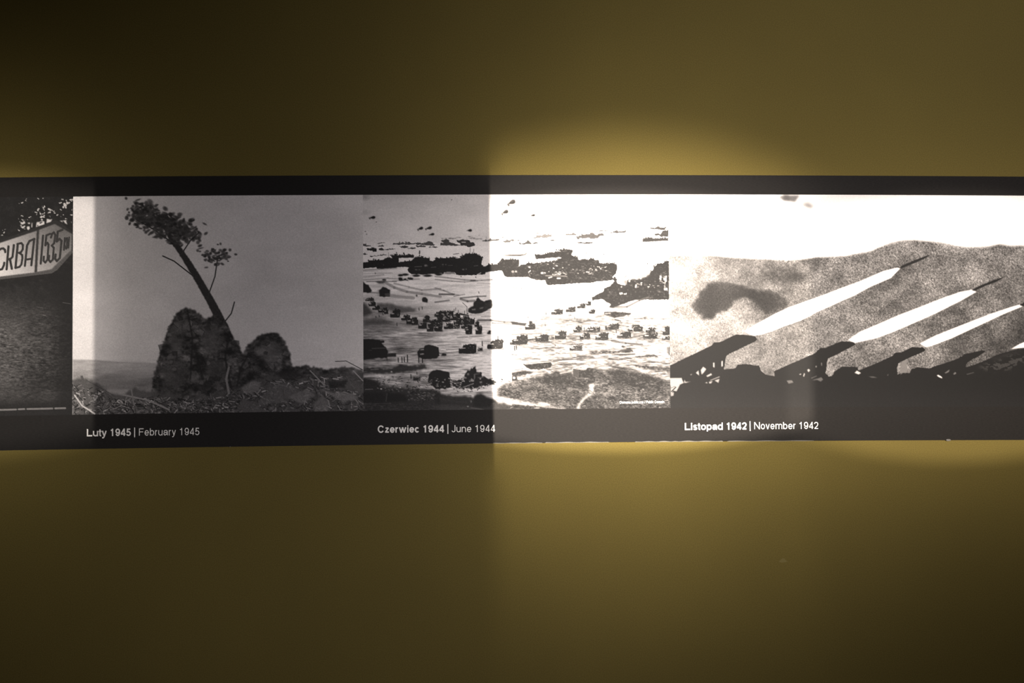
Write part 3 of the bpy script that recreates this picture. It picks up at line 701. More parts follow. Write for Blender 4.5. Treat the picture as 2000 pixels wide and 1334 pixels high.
    tr(B1, [(800, 900), (1200, 860), (1450, 850)], 1.5, .35, .6); tr(B1, [(110, 1150), (480, 1180)], 3, .35, .5); tr(B1, [(700, 1240), (1300, 1300)], 6, .42, .5)
    tr(B2, [(0, 790), (300, 820), (700, 870), (1000, 890)], 2.6, .5, .7); tr(B2, [(0, 860), (400, 900), (700, 920), (1100, 880), (1500, 855)], 2.2, .45, .6); tr(B2, [(850, 885), (940, 885)], 3, .25, .7); tr(B2, [(1000, 950), (1500, 960), (1900, 1000)], 2.0, .62, .5)
    tr(B2, [(0, 1060), (200, 1120), (400, 1200), (550, 1230)], 3, .4, .5); tr(B2, [(100, 1210), (440, 1215)], 3.5, .22, .7); tr(B2, [(440, 1260), (700, 1210)], 1.5, .25, .6); tr(B2, [(600, 1300), (1000, 1260), (1200, 1255)], 2.5, .2, .6)
    tr(C2, [(550, 100), (700, 150), (850, 140)], 4, .2, .5); tr(C2, [(0, 170), (300, 130)], 3, .3, .6); tr(C2, [(930, 560), (1200, 560), (1500, 600), (1779, 610)], 3.5, .2, .7); tr(C2, [(1000, 480), (1300, 470)], 1.2, .35, .6)
    tr(C2, [(1240, 620), (1779, 650)], 2.2, .22, .7); tr(C2, [(480, 940), (700, 920)], 2, .4, .6); tr(C2, [(240, 1200), (520, 1190)], 1.2, .25, .7); tr(C2, [(100, 1280), (520, 1240)], 1.2, .2, .7); tr(C2, [(50, 1110), (560, 1080)], 1.2, .3, .6)
    tr(C3, [(0, 610), (300, 640)], 3.0, .16, .8); tr(C3, [(0, 520), (500, 500), (1100, 490)], 1.2, .4, .6); tr(C3, [(700, 530), (1480, 535)], 1.2, .3, .7); tr(C3, [(0, 240), (400, 290), (700, 370)], 1.5, .45, .4); tr(C3, [(350, 990), (520, 970)], 3.5, .1, .9); tr(C3, [(0, 870), (640, 850)], 3, .28, .7)
    for a in range(9): tr(C3, [(400 + 150 * a, 1050 + 30 * (a % 3)), (560 + 150 * a, 1060 + 25 * (a % 4))], 1.1, .25, .6)
    tr(C4, [(500, 1010), (800, 1060), (1160, 1090)], 4, .2, .8); tr(C4, [(0, 950), (150, 970), (500, 960)], 2, .2, .7); tr(C4, [(600, 935), (1200, 925), (1779, 985)], 1.5, .22, .8); tr(C4, [(1210, 360), (1640, 430)], 1.3, .28, .7); tr(C4, [(460, 270), (830, 270), (1100, 130), (1300, 60)], 4, .26, .8)
    tr(C4, [(480, 300), (900, 320), (1200, 180)], 4, .4, .6); tr(C4, [(130, 485), (270, 475)], 1.3, .2, .8); tr(C4, [(990, 530), (1150, 520)], 1.2, .22, .8); tr(C4, [(1000, 580), (1110, 590)], 1.2, .2, .8); tr(C4, [(570, 550), (690, 580)], 2.2, .14, .9)
    # dark banks, left
    p.poly(C1((380, 200), (650, 195), (900, 260), (1140, 290), (1300, 350), (1100, 390), (880, 400), (640, 330), (450, 300)), .30, 1.5, .85, rough=.8)
    p.poly(C1((105, 540), (350, 500), (560, 510), (680, 600), (850, 680), (600, 680), (300, 680), (110, 720)), .30, 2.5, .85, rough=.8)
    p.poly(C1((105, 170), (180, 220), (320, 420), (105, 490)), .2, 2, .85)
    p.poly(B1((105, 890), (160, 960), (240, 990), (320, 1120), (290, 1170), (110, 1165)), .07, .6, rough=.6)
    p.poly(B1((480, 1110), (540, 1080), (580, 1030), (640, 1050), (700, 1090), (750, 1110), (745, 1260), (640, 1270), (500, 1265)), .07, .5, rough=.4)
    p.poly(B1((620, 1190), (740, 1180), (740, 1260), (640, 1265)), .36, .6, .7); p.poly(B1((440, 1110), (500, 1100), (500, 1265), (440, 1260)), .6, .8, .6)
    p.poly(B1((400, 900), (640, 900), (600, 960), (480, 960)), .14, 1.2, .8); p.poly(B1((555, 880), (580, 850), (660, 855), (650, 890)), .08, .5)
    p.poly(B1((940, 840), (1000, 805), (1080, 840), (1180, 810), (1300, 830), (1280, 870), (1170, 890), (1050, 890), (960, 880)), .07, .6, rough=.8)
    for q in ((1000, 760, 5), (1110, 745, 6), (1370, 770, 7), (1640, 770, 8), (1900, 740, 6)): p.dab(*B1(q[:2])[0], q[2], 2.2, .1, 0, .4)
    for q in ((1060, 845), (1150, 850), (1190, 870), (1240, 775)): p.dab(*B1(q)[0], 1.8, 1.2, .8, 0, .4)
    # vehicle columns
    def truck(f_, X, Y, w, h, v=.05, shield=True, k=1.0):
        cab = rng.uniform(.2, .3); hood = rng.uniform(.4, .52)
        body = [(X, Y), (X, Y - h * hood), (X + w * cab, Y - h * hood * 1.08), (X + w * (cab + .08), Y - h * .86), (X + w * .5, Y - h * .92), (X + w * .52, Y - h), (X + w * .96, Y - h * rng.uniform(.92, 1.02)), (X + w, Y - h * .7), (X + w * .98, Y - h * .1), (X + w * .8, Y + h * .03), (X + w * .3, Y + h * .04)]
        q = f_(*body); p.poly(q, v, 0, rough=.3)
        (xa, ya), (xb, yb) = f_((X, Y), (X + w, Y - h)); W_, H_ = xb - xa, ya - yb
        if W_ > 8: p.fringe(q, int(W_ * .7), v, 2.0, 1.1)
        if shield: p.line(f_((X + w * .14, Y - h * hood * 1.1), (X + w * .36, Y - h * hood * 1.16)), min(1.5, .09 * H_ + .5), .72)
        for _ in range(int(W_ * .28)):
            p.dab(xa + W_ * rng.uniform(.1, .95), yb + H_ * rng.uniform(.2, .9), rng.uniform(.5, 1.2), rng.uniform(.4, .8), rng.choice([.22, .3, .5, .7]), rng.uniform(-15, 15), .3, .8)
        p.poly([(xa, ya - .6), (xb + W_ * .1, ya - 1.2), (xb, ya + 1.0), (xa + 1, ya + 1.0)], .18, .5, .6)
    random_cols = [(C1, 150, 140, 190, 60), (C1, 220, 250, 160, 90), (C1, 300, 330, 170, 70), (C1, 430, 390, 200, 90), (C1, 690, 500, 220, 170), (C1, 930, 560, 190, 110), (C1, 1040, 640, 240, 130), (C1, 1300, 740, 190, 130), (C1, 1480, 800, 160, 130), (C1, 1640, 790, 180, 160),
                   (C1, 1400, 600, 150, 130), (C1, 1700, 500, 150, 130), (C1, 1500, 700, 180, 140), (C1, 1680, 640, 150, 110), (C1, 560, 420, 90, 90), (C1, 1150, 660, 150, 120), (C1, 1650, 480, 120, 90)]
    for q in random_cols: truck(*q, v=.08)
    for X, Y, w, h in ((0, 480, 180, 90), (120, 470, 160, 100), (230, 460, 170, 100), (0, 600, 170, 100), (150, 590, 180, 110), (300, 560, 200, 110), (380, 520, 170, 100), (540, 560, 200, 90), (400, 650, 180, 110), (550, 660, 160, 110), (0, 800, 160, 170), (190, 750, 190, 120), (370, 740, 170, 130),
                       (560, 740, 170, 120), (700, 650, 160, 120), (850, 700, 110, 110), (640, 780, 150, 110), (660, 860, 150, 170), (870, 860, 150, 180), (1130, 860, 80, 80), (680, 600, 110, 80)):
        truck(C2, X, Y, w, h, v=.07)
    for _ in range(70):
        X, Y = rng.uniform(0, 800), rng.uniform(400, 760)
        p.dab(*C2((X, Y))[0], rng.uniform(1, 2.4), rng.uniform(.5, 1.2), rng.choice([.5, .6, .08, .08, .3]), rng.uniform(-20, 20), .4, .9)
    p.poly(C2((520, 400), (600, 420), (700, 440), (700, 465), (560, 450)), .06, .4)
    for X, Y in ((445, 330), (500, 380), (640, 400), (410, 360), (690, 370), (720, 350)): p.line(C2((X, Y - 40), (X, Y + 20)), 1.1, .12)
    # landing craft on the sand
    p.poly(C2((720, 390), (730, 300), (830, 250), (840, 170), (890, 130), (930, 60), (960, 90), (980, 120), (1060, 160), (1100, 130), (1215, 110), (1235, 180), (1235, 280), (1020, 400), (870, 420)), .1, .4, rough=.4)
    p.poly(C2((1080, 200), (1230, 130), (1235, 270), (1040, 380)), .2, .8, .7); p.poly(C2((790, 320), (880, 310), (870, 345), (800, 345)), .5, .5); p.poly(C2((970, 290), (1050, 270), (1040, 310), (960, 320)), .42, .5); p.line(C2((595, 180), (690, 270), (690, 340)), .9, .2)
    # trucks right of the light edge
    for f_, X, Y, w, h, v in ((C2, 510, 1280, 390, 200, .03), (C2, 920, 1220, 110, 60, .04), (C2, 1130, 1180, 350, 200, .045), (C2, 1620, 1090, 160, 100, .06), (C3, 0, 1085, 345, 190, .05), (C3, 510, 1020, 290, 150, .05), (C3, 810, 975, 110, 50, .2), (C3, 930, 970, 250, 170, .06), (C3, 280, 760, 230, 110, .06),
                              (C3, 850, 435, 260, 110, .05), (C3, 1165, 380, 220, 110, .05), (C3, 1410, 300, 190, 100, .05), (C3, 1610, 240, 110, 90, .05), (C3, 1330, 820, 190, 120, .05), (C3, 1610, 815, 180, 100, .06), (C3, 1470, 975, 230, 130, .05), (C3, 1670, 415, 120, 70, .06), (C3, 1250, 1220, 280, 110, .1),
                              (C4, 0, 410, 145, 80, .06), (C4, 355, 765, 305, 125, .05), (C4, 845, 805, 325, 105, .05), (C4, 1235, 825, 215, 100, .06), (C4, 1600, 880, 160, 180, .05), (C4, 0, 815, 245, 100, .07), (C4, 140, 990, 290, 150, .06), (C4, 610, 945, 310, 130, .05), (C4, 1175, 960, 325, 120, .05), (C4, 1590, 985, 170, 60, .05)):
        truck(f_, X, Y, w, h, v)
    p.poly(C3((0, 605), (300, 640), (300, 690), (0, 650)), .14, .5, .9); p.poly(C3((380, 580), (440, 585), (440, 650), (370, 650)), .08, .3)
    p.poly(C4((900, 690), (960, 655), (1105, 660), (1090, 695), (970, 690)), .06, .4); p.poly(C4((320, 380), (560, 370), (930, 410), (860, 450), (720, 480), (560, 510), (330, 440)), .09, .6, .95, rough=.6); p.poly(C4((340, 410), (480, 400), (470, 420), (350, 430)), .6, .4)
    p.poly(C4((310, 100), (330, 0), (1200, 0), (1100, 80), (800, 190), (520, 290), (450, 270), (480, 210), (380, 170)), .05, .5, rough=.4); p.poly(C4((1310, 0), (1740, 0), (1740, 100), (1500, 110), (1310, 120)), .05, .4)
    p.poly(C4((60, 60), (150, 40), (160, 100), (80, 145)), .08, .6)
    # people
    for f_, X, Y, h in ((C2, 1020, 1070, 100), (C2, 1360, 950, 90), (C2, 1720, 1170, 90), (C2, 1760, 1160, 80), (C3, 55, 1170, 90), (C3, 95, 1160, 80), (C3, 735, 410, 50), (C3, 345, 490, 40), (C3, 1355, 500, 40), (C3, 720, 670, 40), (C3, 1240, 470, 50), (C3, 1275, 470, 50), (C3, 1570, 750, 60), (C3, 1565, 830, 30), (C3, 935, 1105, 30), (C4, 595, 810, 50), (C4, 220, 300, 40),
                        (C4, 1560, 150, 50), (C4, 1705, 110, 60), (C4, 1405, 130, 40), (C4, 1495, 120, 40), (C4, 1215, 525, 25), (C4, 1330, 960, 40), (C4, 1200, 960, 30), (D1, 865, 200, 90), (D1, 945, 200, 110), (D1, 995, 190, 100), (D1, 1065, 170, 150), (D1, 620, 180, 60), (D1, 1310, 180, 150), (D1, 1390, 220, 80), (D1, 1140, 560, 80), (D1, 1270, 490, 50),
                        (C1, 835, 650, 60), (C1, 450, 470, 40), (C1, 380, 490, 30), (C1, 530, 430, 40), (C1, 1315, 320, 50), (C1, 1385, 300, 50), (B2, 1030, 1165, 35), (B2, 1340, 865, 25), (B2, 960, 805, 22), (B2, 610, 790, 25), (B3, 40, 1045, 25), (B3, 100, 1065, 30), (B3, 220, 1075, 30), (B3, 555, 1080, 30), (B3, 300, 1065, 20), (B3, 1050, 1030, 25), (B1, 1380, 1245, 40), (B1, 400, 712, 20)):
        p.line(f_((X, Y - h / 2), (X + 4, Y + h / 2)), 1.9 if h > 60 else 1.3, .05)
    p.poly(C1((1390, 160), (1380, 100), (1410, 60), (1460, 60), (1510, 110), (1500, 180)), .08, .5); p.poly(C1((1240, 30), (1260, 10), (1290, 20), (1270, 40)), .12, .5)
    # big vehicles at the lower left
    p.poly(C1((105, 980), (300, 970), (420, 985), (560, 1000), (570, 1040), (500, 1060), (600, 1160), (640, 1260), (620, 1340), (105, 1340)), .045, .6, rough=.4)
    for q in ([(475, 990), (550, 985), (548, 1005), (480, 1008)], [(120, 1275), (210, 1265), (208, 1282), (125, 1295)], [(230, 1215), (300, 1210), (290, 1230), (235, 1232)]): p.poly(C1(*q), .58, .4)
    p.line(C1((300, 1175), (600, 1165)), 2.0, .35, .7)
    p.poly(C1((1285, 1250), (1330, 1190), (1420, 1160), (1450, 1110), (1530, 1090), (1600, 1110), (1735, 1150), (1740, 1220), (1760, 1340), (1290, 1340)), .05, .4, rough=.5)
    for q in ([(1340, 1195), (1420, 1180), (1425, 1205), (1345, 1218)], [(1335, 1295), (1425, 1285), (1430, 1305), (1340, 1312)]): p.poly(C1(*q), .7, .4)
    p.poly(D1((110, 0), (620, 0), (640, 130), (600, 160), (400, 160), (110, 200)), .05, .6, rough=.4); p.poly(D1((640, 60), (820, 60), (820, 130), (620, 130)), .12, .5); p.poly(D1((1290, 0), (1740, 0), (1745, 110), (1700, 165), (1400, 185), (1300, 130)), .04, .5, rough=.4)
    p.poly(D1((1335, 65), (1425, 55), (1430, 80), (1345, 90)), .68, .4); p.poly(C2((0, 1180), (70, 1150), (75, 1334), (0, 1334)), .05, .5); p.poly(D2((0, 20), (80, 30), (75, 100), (0, 150)), .05, .5); p.poly(D2((130, 110), (160, 55), (240, 70), (240, 110)), .06, .5)
    # ------------------------------------------------ foreground banks
    p.poly(D1((110, 400), (330, 370), (420, 380), (560, 400), (740, 390), (820, 345), (940, 300), (1100, 320), (1250, 330), (1430, 290), (1480, 380), (1300, 420), (1000, 460), (700, 480), (480, 490), (110, 450)), .17, 1.0, .92, rough=1.0)
    p.line(D1((270, 412), (440, 405)), 1.5, .5, .8); p.dab(*D1((720, 455))[0], 1.6, 1.3, .7)
    p.poly(D1((110, 600), (350, 650), (480, 700), (470, 760), (640, 790), (900, 800), (1000, 830), (1779, 850), (1779, 1334), (105, 1334)), .15, 1.5, .95, rough=1.0)
    p.poly(D1((105, 900), (560, 900), (600, 1100), (560, 1130), (110, 1140)), .06, 3, .85); p.poly(D1((620, 920), (950, 950), (1080, 1030), (1060, 1100), (620, 1110)), .04, 2, .9); p.poly(D1((105, 610), (330, 650), (450, 740), (440, 830), (105, 850)), .12, 2, .8)
    p.line(D1((625, 930), (600, 1100)), 1.4, .3, .8); p.line(D1((130, 1155), (700, 1145)), 1.6, .28, .6)
    p.poly(D1((1530, 520), (1600, 440), (1700, 415), (1779, 425), (1779, 850), (1650, 800), (1510, 680), (1520, 600)), .045, .6, rough=.5); p.poly(D2((0, 425), (150, 430), (305, 470), (340, 800), (150, 820), (0, 830)), .045, .6, rough=.5)
    p.poly(D1((1110, 660), (1290, 645), (1370, 690), (1240, 715)), .68, .4); p.poly(D1((1190, 590), (1320, 580), (1350, 550), (1340, 650), (1190, 650)), .1, .4); p.line(D1((1380, 765), (1580, 705)), 2.0, .55); p.line(D1((1395, 920), (1408, 1140)), 1.8, .08)
    p.dab(*D1((495, 830))[0], 2.0, 1.3, .75); p.dab(*D1((905, 802))[0], 2.2, 1.0, .8); p.line(D1((770, 770), (900, 805)), 1.2, .5, .8); p.line(D1((150, 840), (310, 835)), 1.3, .5, .8)
    for _ in range(170):
        (X, Y), = D1((rng.uniform(400, 1779), rng.uniform(560, 900)))
        p.dab(X, Y, rng.uniform(.8, 2.6), rng.uniform(.5, 1.1), rng.choice([.08, .1, .35, .45, .55]), rng.uniform(-40, 40), .4, .8)
    for _ in range(120):
        (X, Y), = D1((rng.uniform(1050, 1779), rng.uniform(900, 1080)))
        p.dab(X, Y, rng.uniform(1, 3), rng.uniform(.5, 1.2), rng.choice([.1, .35, .45]), rng.uniform(-40, 40), .4, .8)
    for _ in range(160):
        (X, Y), = D1((rng.uniform(110, 1779), rng.uniform(1130, 1320)))
        p.line([(X, Y), (X + rng.uniform(2, 6), Y + rng.uniform(-.8, .8))], rng.uniform(.6, 1.2), rng.choice([.08, .25, .32]), .7)
    # wreckage in the middle foreground
    p.poly(D2((640, 560), (660, 480), (700, 420), (760, 440), (780, 370), (800, 420), (870, 330), (890, 460), (1010, 480), (1015, 560), (1120, 600), (1200, 600), (1340, 690), (1200, 740), (1000, 770), (800, 820), (560, 820), (380, 780), (350, 650), (560, 640), (640, 680)), .09, .6, rough=.9)
    for q, v in (([(590, 575), (660, 565), (700, 600), (620, 610)], .55), ([(690, 490), (735, 480), (740, 530), (690, 535)], .45), ([(755, 640), (800, 610), (850, 640), (840, 670), (770, 670)], .6), ([(840, 510), (870, 500), (870, 620), (840, 640)], .42), ([(860, 500), (980, 485), (985, 500), (870, 520)], .4), ([(910, 580), (1040, 565), (1060, 585), (960, 600)], .42), ([(960, 670), (1020, 655), (1020, 705), (970, 710)], .5), ([(390, 690), (540, 680), (530, 710), (420, 720)], .45), ([(350, 740), (380, 730), (385, 760), (355, 770)], .5), ([(525, 720), (545, 720), (545, 770), (530, 770)], .5)):
        p.poly(D2(*q), v, .4)
    p.line(D2((545, 820), (830, 715)), 1.8, .55); p.line(D2((800, 400), (870, 340), (850, 460)), 1.0, .05)
    for _ in range(130):
        (X, Y), = D2((rng.uniform(0, 1500), rng.uniform(600, 900)))
        if X > 955 and Y > 755: continue
        p.dab(X, Y, rng.uniform(.8, 2.2), rng.uniform(.6, 1.3), rng.choice([.06, .07, .4, .55, .75]), rng.uniform(-40, 40), .4, .85)
    p.poly(D2((0, 900), (240, 960), (780, 990), (840, 1040), (860, 960), (1000, 940), (1120, 1020), (1280, 1060), (1380, 1130), (1779, 1190), (1779, 1320), (0, 1320)), .10, 1.5, .9, rough=1.0)
    p.poly(D2((840, 1000), (980, 940), (1180, 1030), (1300, 1100), (1250, 1200), (1000, 1240), (830, 1200)), .05, 2, .8); p.poly(D2((0, 1160), (300, 1180), (700, 1210), (900, 1240), (1100, 1280), (0, 1290)), .28, 1.5, .6)
    p.line(D2((380, 990), (780, 975)), 2.0, .45, .8); p.line(D2((240, 970), (340, 945)), 2.0, .45, .8); p.line(D2((780, 1240), (1060, 1280)), 1.4, .4, .8); p.dab(*D2((710, 1210))[0], 2.2, 1.3, .5); p.dab(*D2((780, 1100))[0], 1.3, 2.6, .4)
    # lit lower right: rough grass, planks, crates
    gr = [(968, 762), (985, 748), (1010, 742), (1040, 735), (1062, 735), (1080, 730), (1110, 738), (1140, 740), (1165, 737), (1192, 724), (1215, 722), (1250, 728), (1280, 735), (1312, 745), (1312, 806), (1150, 806), (1120, 800), (1080, 795), (1020, 784), (975, 775)]
    p.poly(gr, 0.20 + 0.045 * p.noise(2.6, 1.5) + 0.035 * fine + 0.05 * p.noise(24, 9, 3), 3.0, .95)
    p.poly(D3((0, 1150), (400, 1190), (800, 1220), (1200, 1270), (1200, 1320), (0, 1320)), .13 + .05 * speck, 1.0, .95)
    p.poly(D3((0, 1135), (340, 1165), (700, 1210), (1200, 1262), (1200, 1275), (700, 1225), (300, 1180), (0, 1150)), .62, .5)
    p.poly(D3((540, 1160), (620, 1110), (760, 1130), (880, 1200), (700, 1200)), .7, 1.0, .9); p.poly(D3((470, 1240), (610, 1232), (600, 1250), (480, 1250)), .75, .3); p.poly(D3((470, 1272), (740, 1270), (700, 1285), (480, 1284)), .75, .3)
    p.poly(D3((1400, 1260), (1440, 1150), (1560, 1010), (1700, 900), (1760, 720), (1779, 720), (1779, 860), (1720, 960), (1580, 1060), (1480, 1200), (1470, 1262)), .62, .8, .9)
    p.poly(D4((0, 710), (110, 720), (90, 800), (30, 950), (0, 960)), .7, 1.2, .9)
    p.poly(D3((600, 640), (700, 540), (860, 500), (940, 440), (1040, 470), (1060, 540), (1300, 470), (1320, 560), (1400, 600), (1779, 640), (1779, 690), (1620, 760), (1560, 830), (1400, 820), (1100, 760), (800, 740), (620, 700)), .11, 1.2, .9, rough=1.0)
    p.poly(D3((1320, 385), (1440, 400), (1440, 590), (1330, 560)), .17, .4); p.poly(D3((1440, 410), (1600, 420), (1640, 370), (1779, 390), (1779, 590), (1440, 590)), .09, .5); p.line(D3((1320, 380), (1640, 315)), 1.6, .8); p.line(D3((1320, 385), (1560, 420)), 1.2, .5)
    p.poly(D3((230, 280), (290, 300), (840, 240), (870, 300), (840, 370), (600, 410), (380, 400), (300, 350)), .09, .5, rough=.4); p.line(D3((280, 290), (850, 240)), 1.2, .6); p.line(D3((300, 270), (850, 220)), 1.0, .2)
    p.poly(D3((0, 470), (200, 420), (480, 460), (400, 500), (120, 560), (0, 540)), .13, .8, rough=.6); p.line(D3((0, 475), (260, 430)), 1.6, .5); p.line(D3((0, 430), (260, 390)), 1.4, .2); p.line(D3((0, 390), (300, 370)), 1.8, .75)
    p.line(D3((680, 395), (830, 485)), 1.4, .75); p.line(D3((735, 385), (880, 450)), 1.2, .3); p.line(D3((1050, 490), (1310, 440)), 2.4, .5); p.line(D3((1140, 410), (1300, 405)), 1.4, .15); p.poly(D3((0, 560), (100, 540), (120, 640), (0, 660)), .12, .6); p.dab(*D3((45, 590))[0], 2.4, 2.2, .85)
    p.poly(D3((1350, 110), (1500, 100), (1779, 120), (1779, 150), (1560, 160), (1420, 130)), .14, .8, .9, rough=.5); p.line(D3((900, 220), (1220, 190)), 2.0, .2, .7); p.line(D3((0, 85), (110, 98)), 1.6, .2, .8); p.line(D3((220, 85), (370, 100)), 1.4, .28, .7)
    p.poly(D4((360, 440), (640, 425), (720, 450), (880, 480), (1080, 500), (1300, 550), (1400, 580), (1550, 620), (1640, 690), (1560, 860), (1450, 830), (1200, 800), (900, 780), (650, 760), (560, 640), (640, 600), (440, 500)), .085, 1.5, .95, rough=1.0)
    p.poly(D4((0, 370), (120, 380), (290, 420), (320, 500), (430, 560), (520, 640), (300, 660), (200, 600), (0, 700)), .13 + .05 * speck, 1.2, .9, rough=.8)
    p.poly(D4((450, 345), (560, 340), (1030, 405), (980, 420), (700, 400)), .13, .6, .95); p.poly(D4((900, 290), (1300, 320), (1779, 360), (1779, 480), (1500, 440), (1100, 380)), .2 + .08 * speck, 1.2, .9, rough=.7)
    p.poly(D4((0, 60), (100, 80), (600, 60), (980, 40), (900, 0), (0, 0)), .2 + .09 * speck, 1.2, .8); p.line(D4((500, 90), (1000, 75)), 2.2, .14, .85); p.line(D4((150, 120), (700, 60), (1100, 40)), 1.6, .6, .8); p.line(D4((0, 165), (400, 150)), 2, .3, .7)
    p.poly(D4((980, 130), (1060, 120), (1160, 120), (1260, 90), (1330, 100), (1400, 80), (1500, 120), (1280, 140), (1150, 140), (1050, 150)), .12, .5, .95, rough=.6); p.poly(D4((770, 160), (830, 140), (950, 170), (940, 185)), .1, .5, .9); p.poly(D4((600, 1240 - 685 * 0), (600, 1240)), .1) if False else None
    p.poly(C4((580, 1240), (760, 1200), (900, 1150), (980, 1250), (860, 1260)), .1, .6, .9, rough=.5); p.poly(C4((700, 1150), (720, 1100), (790, 1130), (760, 1160)), .12, .4, .9); p.poly(C4((1690, 1140), (1740, 1130), (1750, 1300), (1700, 1290)), .3, .5, .8); p.line(C4((1750, 1140), (1745, 1320)), 1.6, .12)
    p.line(D4((1770, 310), (1775, 1100)), 1.4, .12, .8); p.line(C4((1755, 600), (1757, 1000)), 1.0, .12, .7); p.line(B4((1893, 420), (1893, 1340)), 1.0, .05)
    for _ in range(420):
        X, Y = rng.uniform(968, 1305), rng.uniform(742, 799)
        p.line([(X, Y), (X + rng.uniform(1.5, 6), Y + rng.normal(0, 1.2))], rng.uniform(.6, 1.3), rng.choice([.05, .1, .3, .4, .5]), .7)
    for _ in range(200):
        X, Y = rng.uniform(960, 1300), rng.uniform(600, 745)
        p.line([(X, Y), (X + rng.uniform(2, 8), Y + rng.normal(0, .8))], rng.uniform(.5, 1.1), rng.choice([.12, .22, .3]), .55)
    dark = (p.a < .14) & (x > 955)
    p.a = np.where(dark, np.abs(p.a + 0.055 * p.noise(3.0, 2.0, 2) + 0.03 * p.noise(12, 7, 2)), p.a)
    p.a += 0.008 * p.noise(1.6, 1.6) + 0.008 * fine
    return p.build('photo_print', 'black and white print with ships and trucks crowding a pale beach')
picture_beach()

# ------------------------------------------------------------------ picture: rocket launchers firing
def picture_rockets():
    p = Print(1307.3, 380.5, 2110, 800, 1.0, 0.0085)
    x, y = p.px, p.py
    K = 1455 / 240.0
    a1 = crop(1300, 375, 6.67); a2 = crop(1530, 375, 6.67); a3 = crop(1760, 375, 6.67)
    b1 = crop(1300, 560, K); b2 = crop(1530, 560, K); b3 = crop(1760, 560, K)
    grain = p.noise(1.7, 1.7); cloud = p.noise(46, 34, 4)
    # smoky sky
    sky = [(1300, 497), (1384, 498), (1426, 502), (1472, 505), (1540, 507), (1567, 506), (1595, 502.4), (1650, 500), (1672, 495.7), (1702, 490.4), (1717, 483), (1740, 474.7), (1755, 471), (1770, 469.8), (1782, 469),
           (1823, 472.5), (1842, 474.7), (1865, 480), (1887, 483), (1910, 483), (1932, 481.5), (1953, 477), (1973, 480.7), (2000, 480), (2050, 486), (2120, 478), (2120, 830), (1300, 830)]
    base = 0.45 - 0.06 * np.clip((1600 - x) / 40, 0, 1) + 0.12 * np.clip((1400 - x) / 90, 0, 1) + 0.04 * np.clip((1560 - x) / 200, -.4, .6) - 0.10 * np.clip((x - 1560) / 200, 0, .5) * np.exp(-((y - 560) / 70) ** 2)
    base -= 0.20 * np.clip((x - 1760) / 200, 0, 1) * np.clip((y - 560) / 110, 0, 1)
    base += 0.03 * np.clip((x - 1700) / 100, 0, 1) * np.clip((560 - y) / 60, 0, 1)
    base -= 0.10 * np.exp(-(((x - 1550) / 45) ** 2 + ((y - 535) / 26) ** 2))
    base += 0.07 * np.exp(-(((x - 1400) / 70) ** 2 + ((y - 640) / 40) ** 2))
    base -= 0.05 * np.exp(-((x - 1530) / 80.0) ** 2)
    base = base + 0.045 * cloud
    p.poly(sky, base, 1.3)
    m = np.zeros_like(p.a); sv = p.a; p.a = m; p.poly(sky, 1.0, 1.3); m = p.a; p.a = sv
    # faint scraps of smoke over the skyline
    p.poly(a1((1480, 70), (1510, 48), (1601, 45), (1620, 110), (1540, 115)) , 0.42, 1.5, 0.8)
    p.poly(a2((0, 42), (210, 45), (150, 130), (60, 115), (0, 100)), 0.38, 1.5, 0.85)
    p.poly(a2((240, 160), (320, 140), (400, 190), (350, 215), (290, 190)), 0.45, 2.5, 0.75)
    p.poly(a1((1230, 315), (1280, 270), (1370, 270), (1300, 325)), 0.62, 2.5, 0.5)
    # dark drifting smoke
    p.poly(b1((300, 220), (370, 130), (420, 50), (500, -30), (620, -55), (760, -40), (900, -25), (1050, 50), (1150, 60), (1250, 50), (1380, 120), (1460, 180), (1440, 220), (1330, 270), (1220, 345), (1130, 270), (1085, 200),
              (1000, 140), (870, 120), (800, 190), (720, 290), (620, 310), (540, 390), (430, 370), (350, 300)), lambda X, Y: 0.16 + 0.12 * np.clip((1385 - X) / 30, 0, 1) + 0.04 * np.sin(X / 17.0), 2.2, 1.0, rough=2.2)
    p.poly(b1((330, 230), (420, 130), (560, 40), (700, 60), (820, 90), (760, 190), (640, 250), (540, 340), (430, 330)), 0.15, 6, 0.6)
    p.poly(b1((1050, 90), (1200, 80), (1340, 150), (1300, 230), (1210, 300), (1120, 210)), 0.12, 5, 0.7)
    p.a += m * grain * (0.042 + 0.03 * np.clip((x - 1450) / 200, 0, 1)) * np.clip(p.a * 2.2, .25, 1)
    # exhaust flames
    W = 1.0
    p.poly([(1454, 646.5)] + [(1481.4, 631), (1514.4, 612.8), (1540, 601), (1612.5, 574.5), (1645.5, 561.6), (1680, 549), (1725, 529.5), (1752, 522.8), (1758, 524), (1740, 543), (1700, 560), (1670, 576.5), (1637, 591), (1596, 609.5),
            (1563, 626), (1530, 637.5), (1514.4, 644), (1489.7, 652.4), (1473, 655.5), (1460, 651)], W, 0.5)
    p.poly([(1657, 664), (1678.5, 648.5), (1719.7, 631), (1760, 613.6), (1793, 601), (1842.5, 581.4), (1875.5, 570), (1897, 566), (1907, 570), (1875.5, 588), (1826, 612.8), (1784.7, 631), (1760, 641.7), (1744.4, 648.4), (1711.4, 660.6), (1670, 669.7)], W, 0.7)
    p.poly([(1796, 671), (1826, 655.7), (1875.5, 635.9), (1933, 613.6), (1974.4, 599.6), (1991, 595), (1997.5, 598), (1958, 614.4), (1908.5, 637.5), (1859, 660.6), (1817.7, 676.3), (1807.8, 678)], W, 0.6)
    p.poly([(1974, 682), (1991, 672), (2030, 655), (2075, 640), (2085, 645), (2040, 668), (2000, 679)], W, 0.7)
    K0 = 0.07
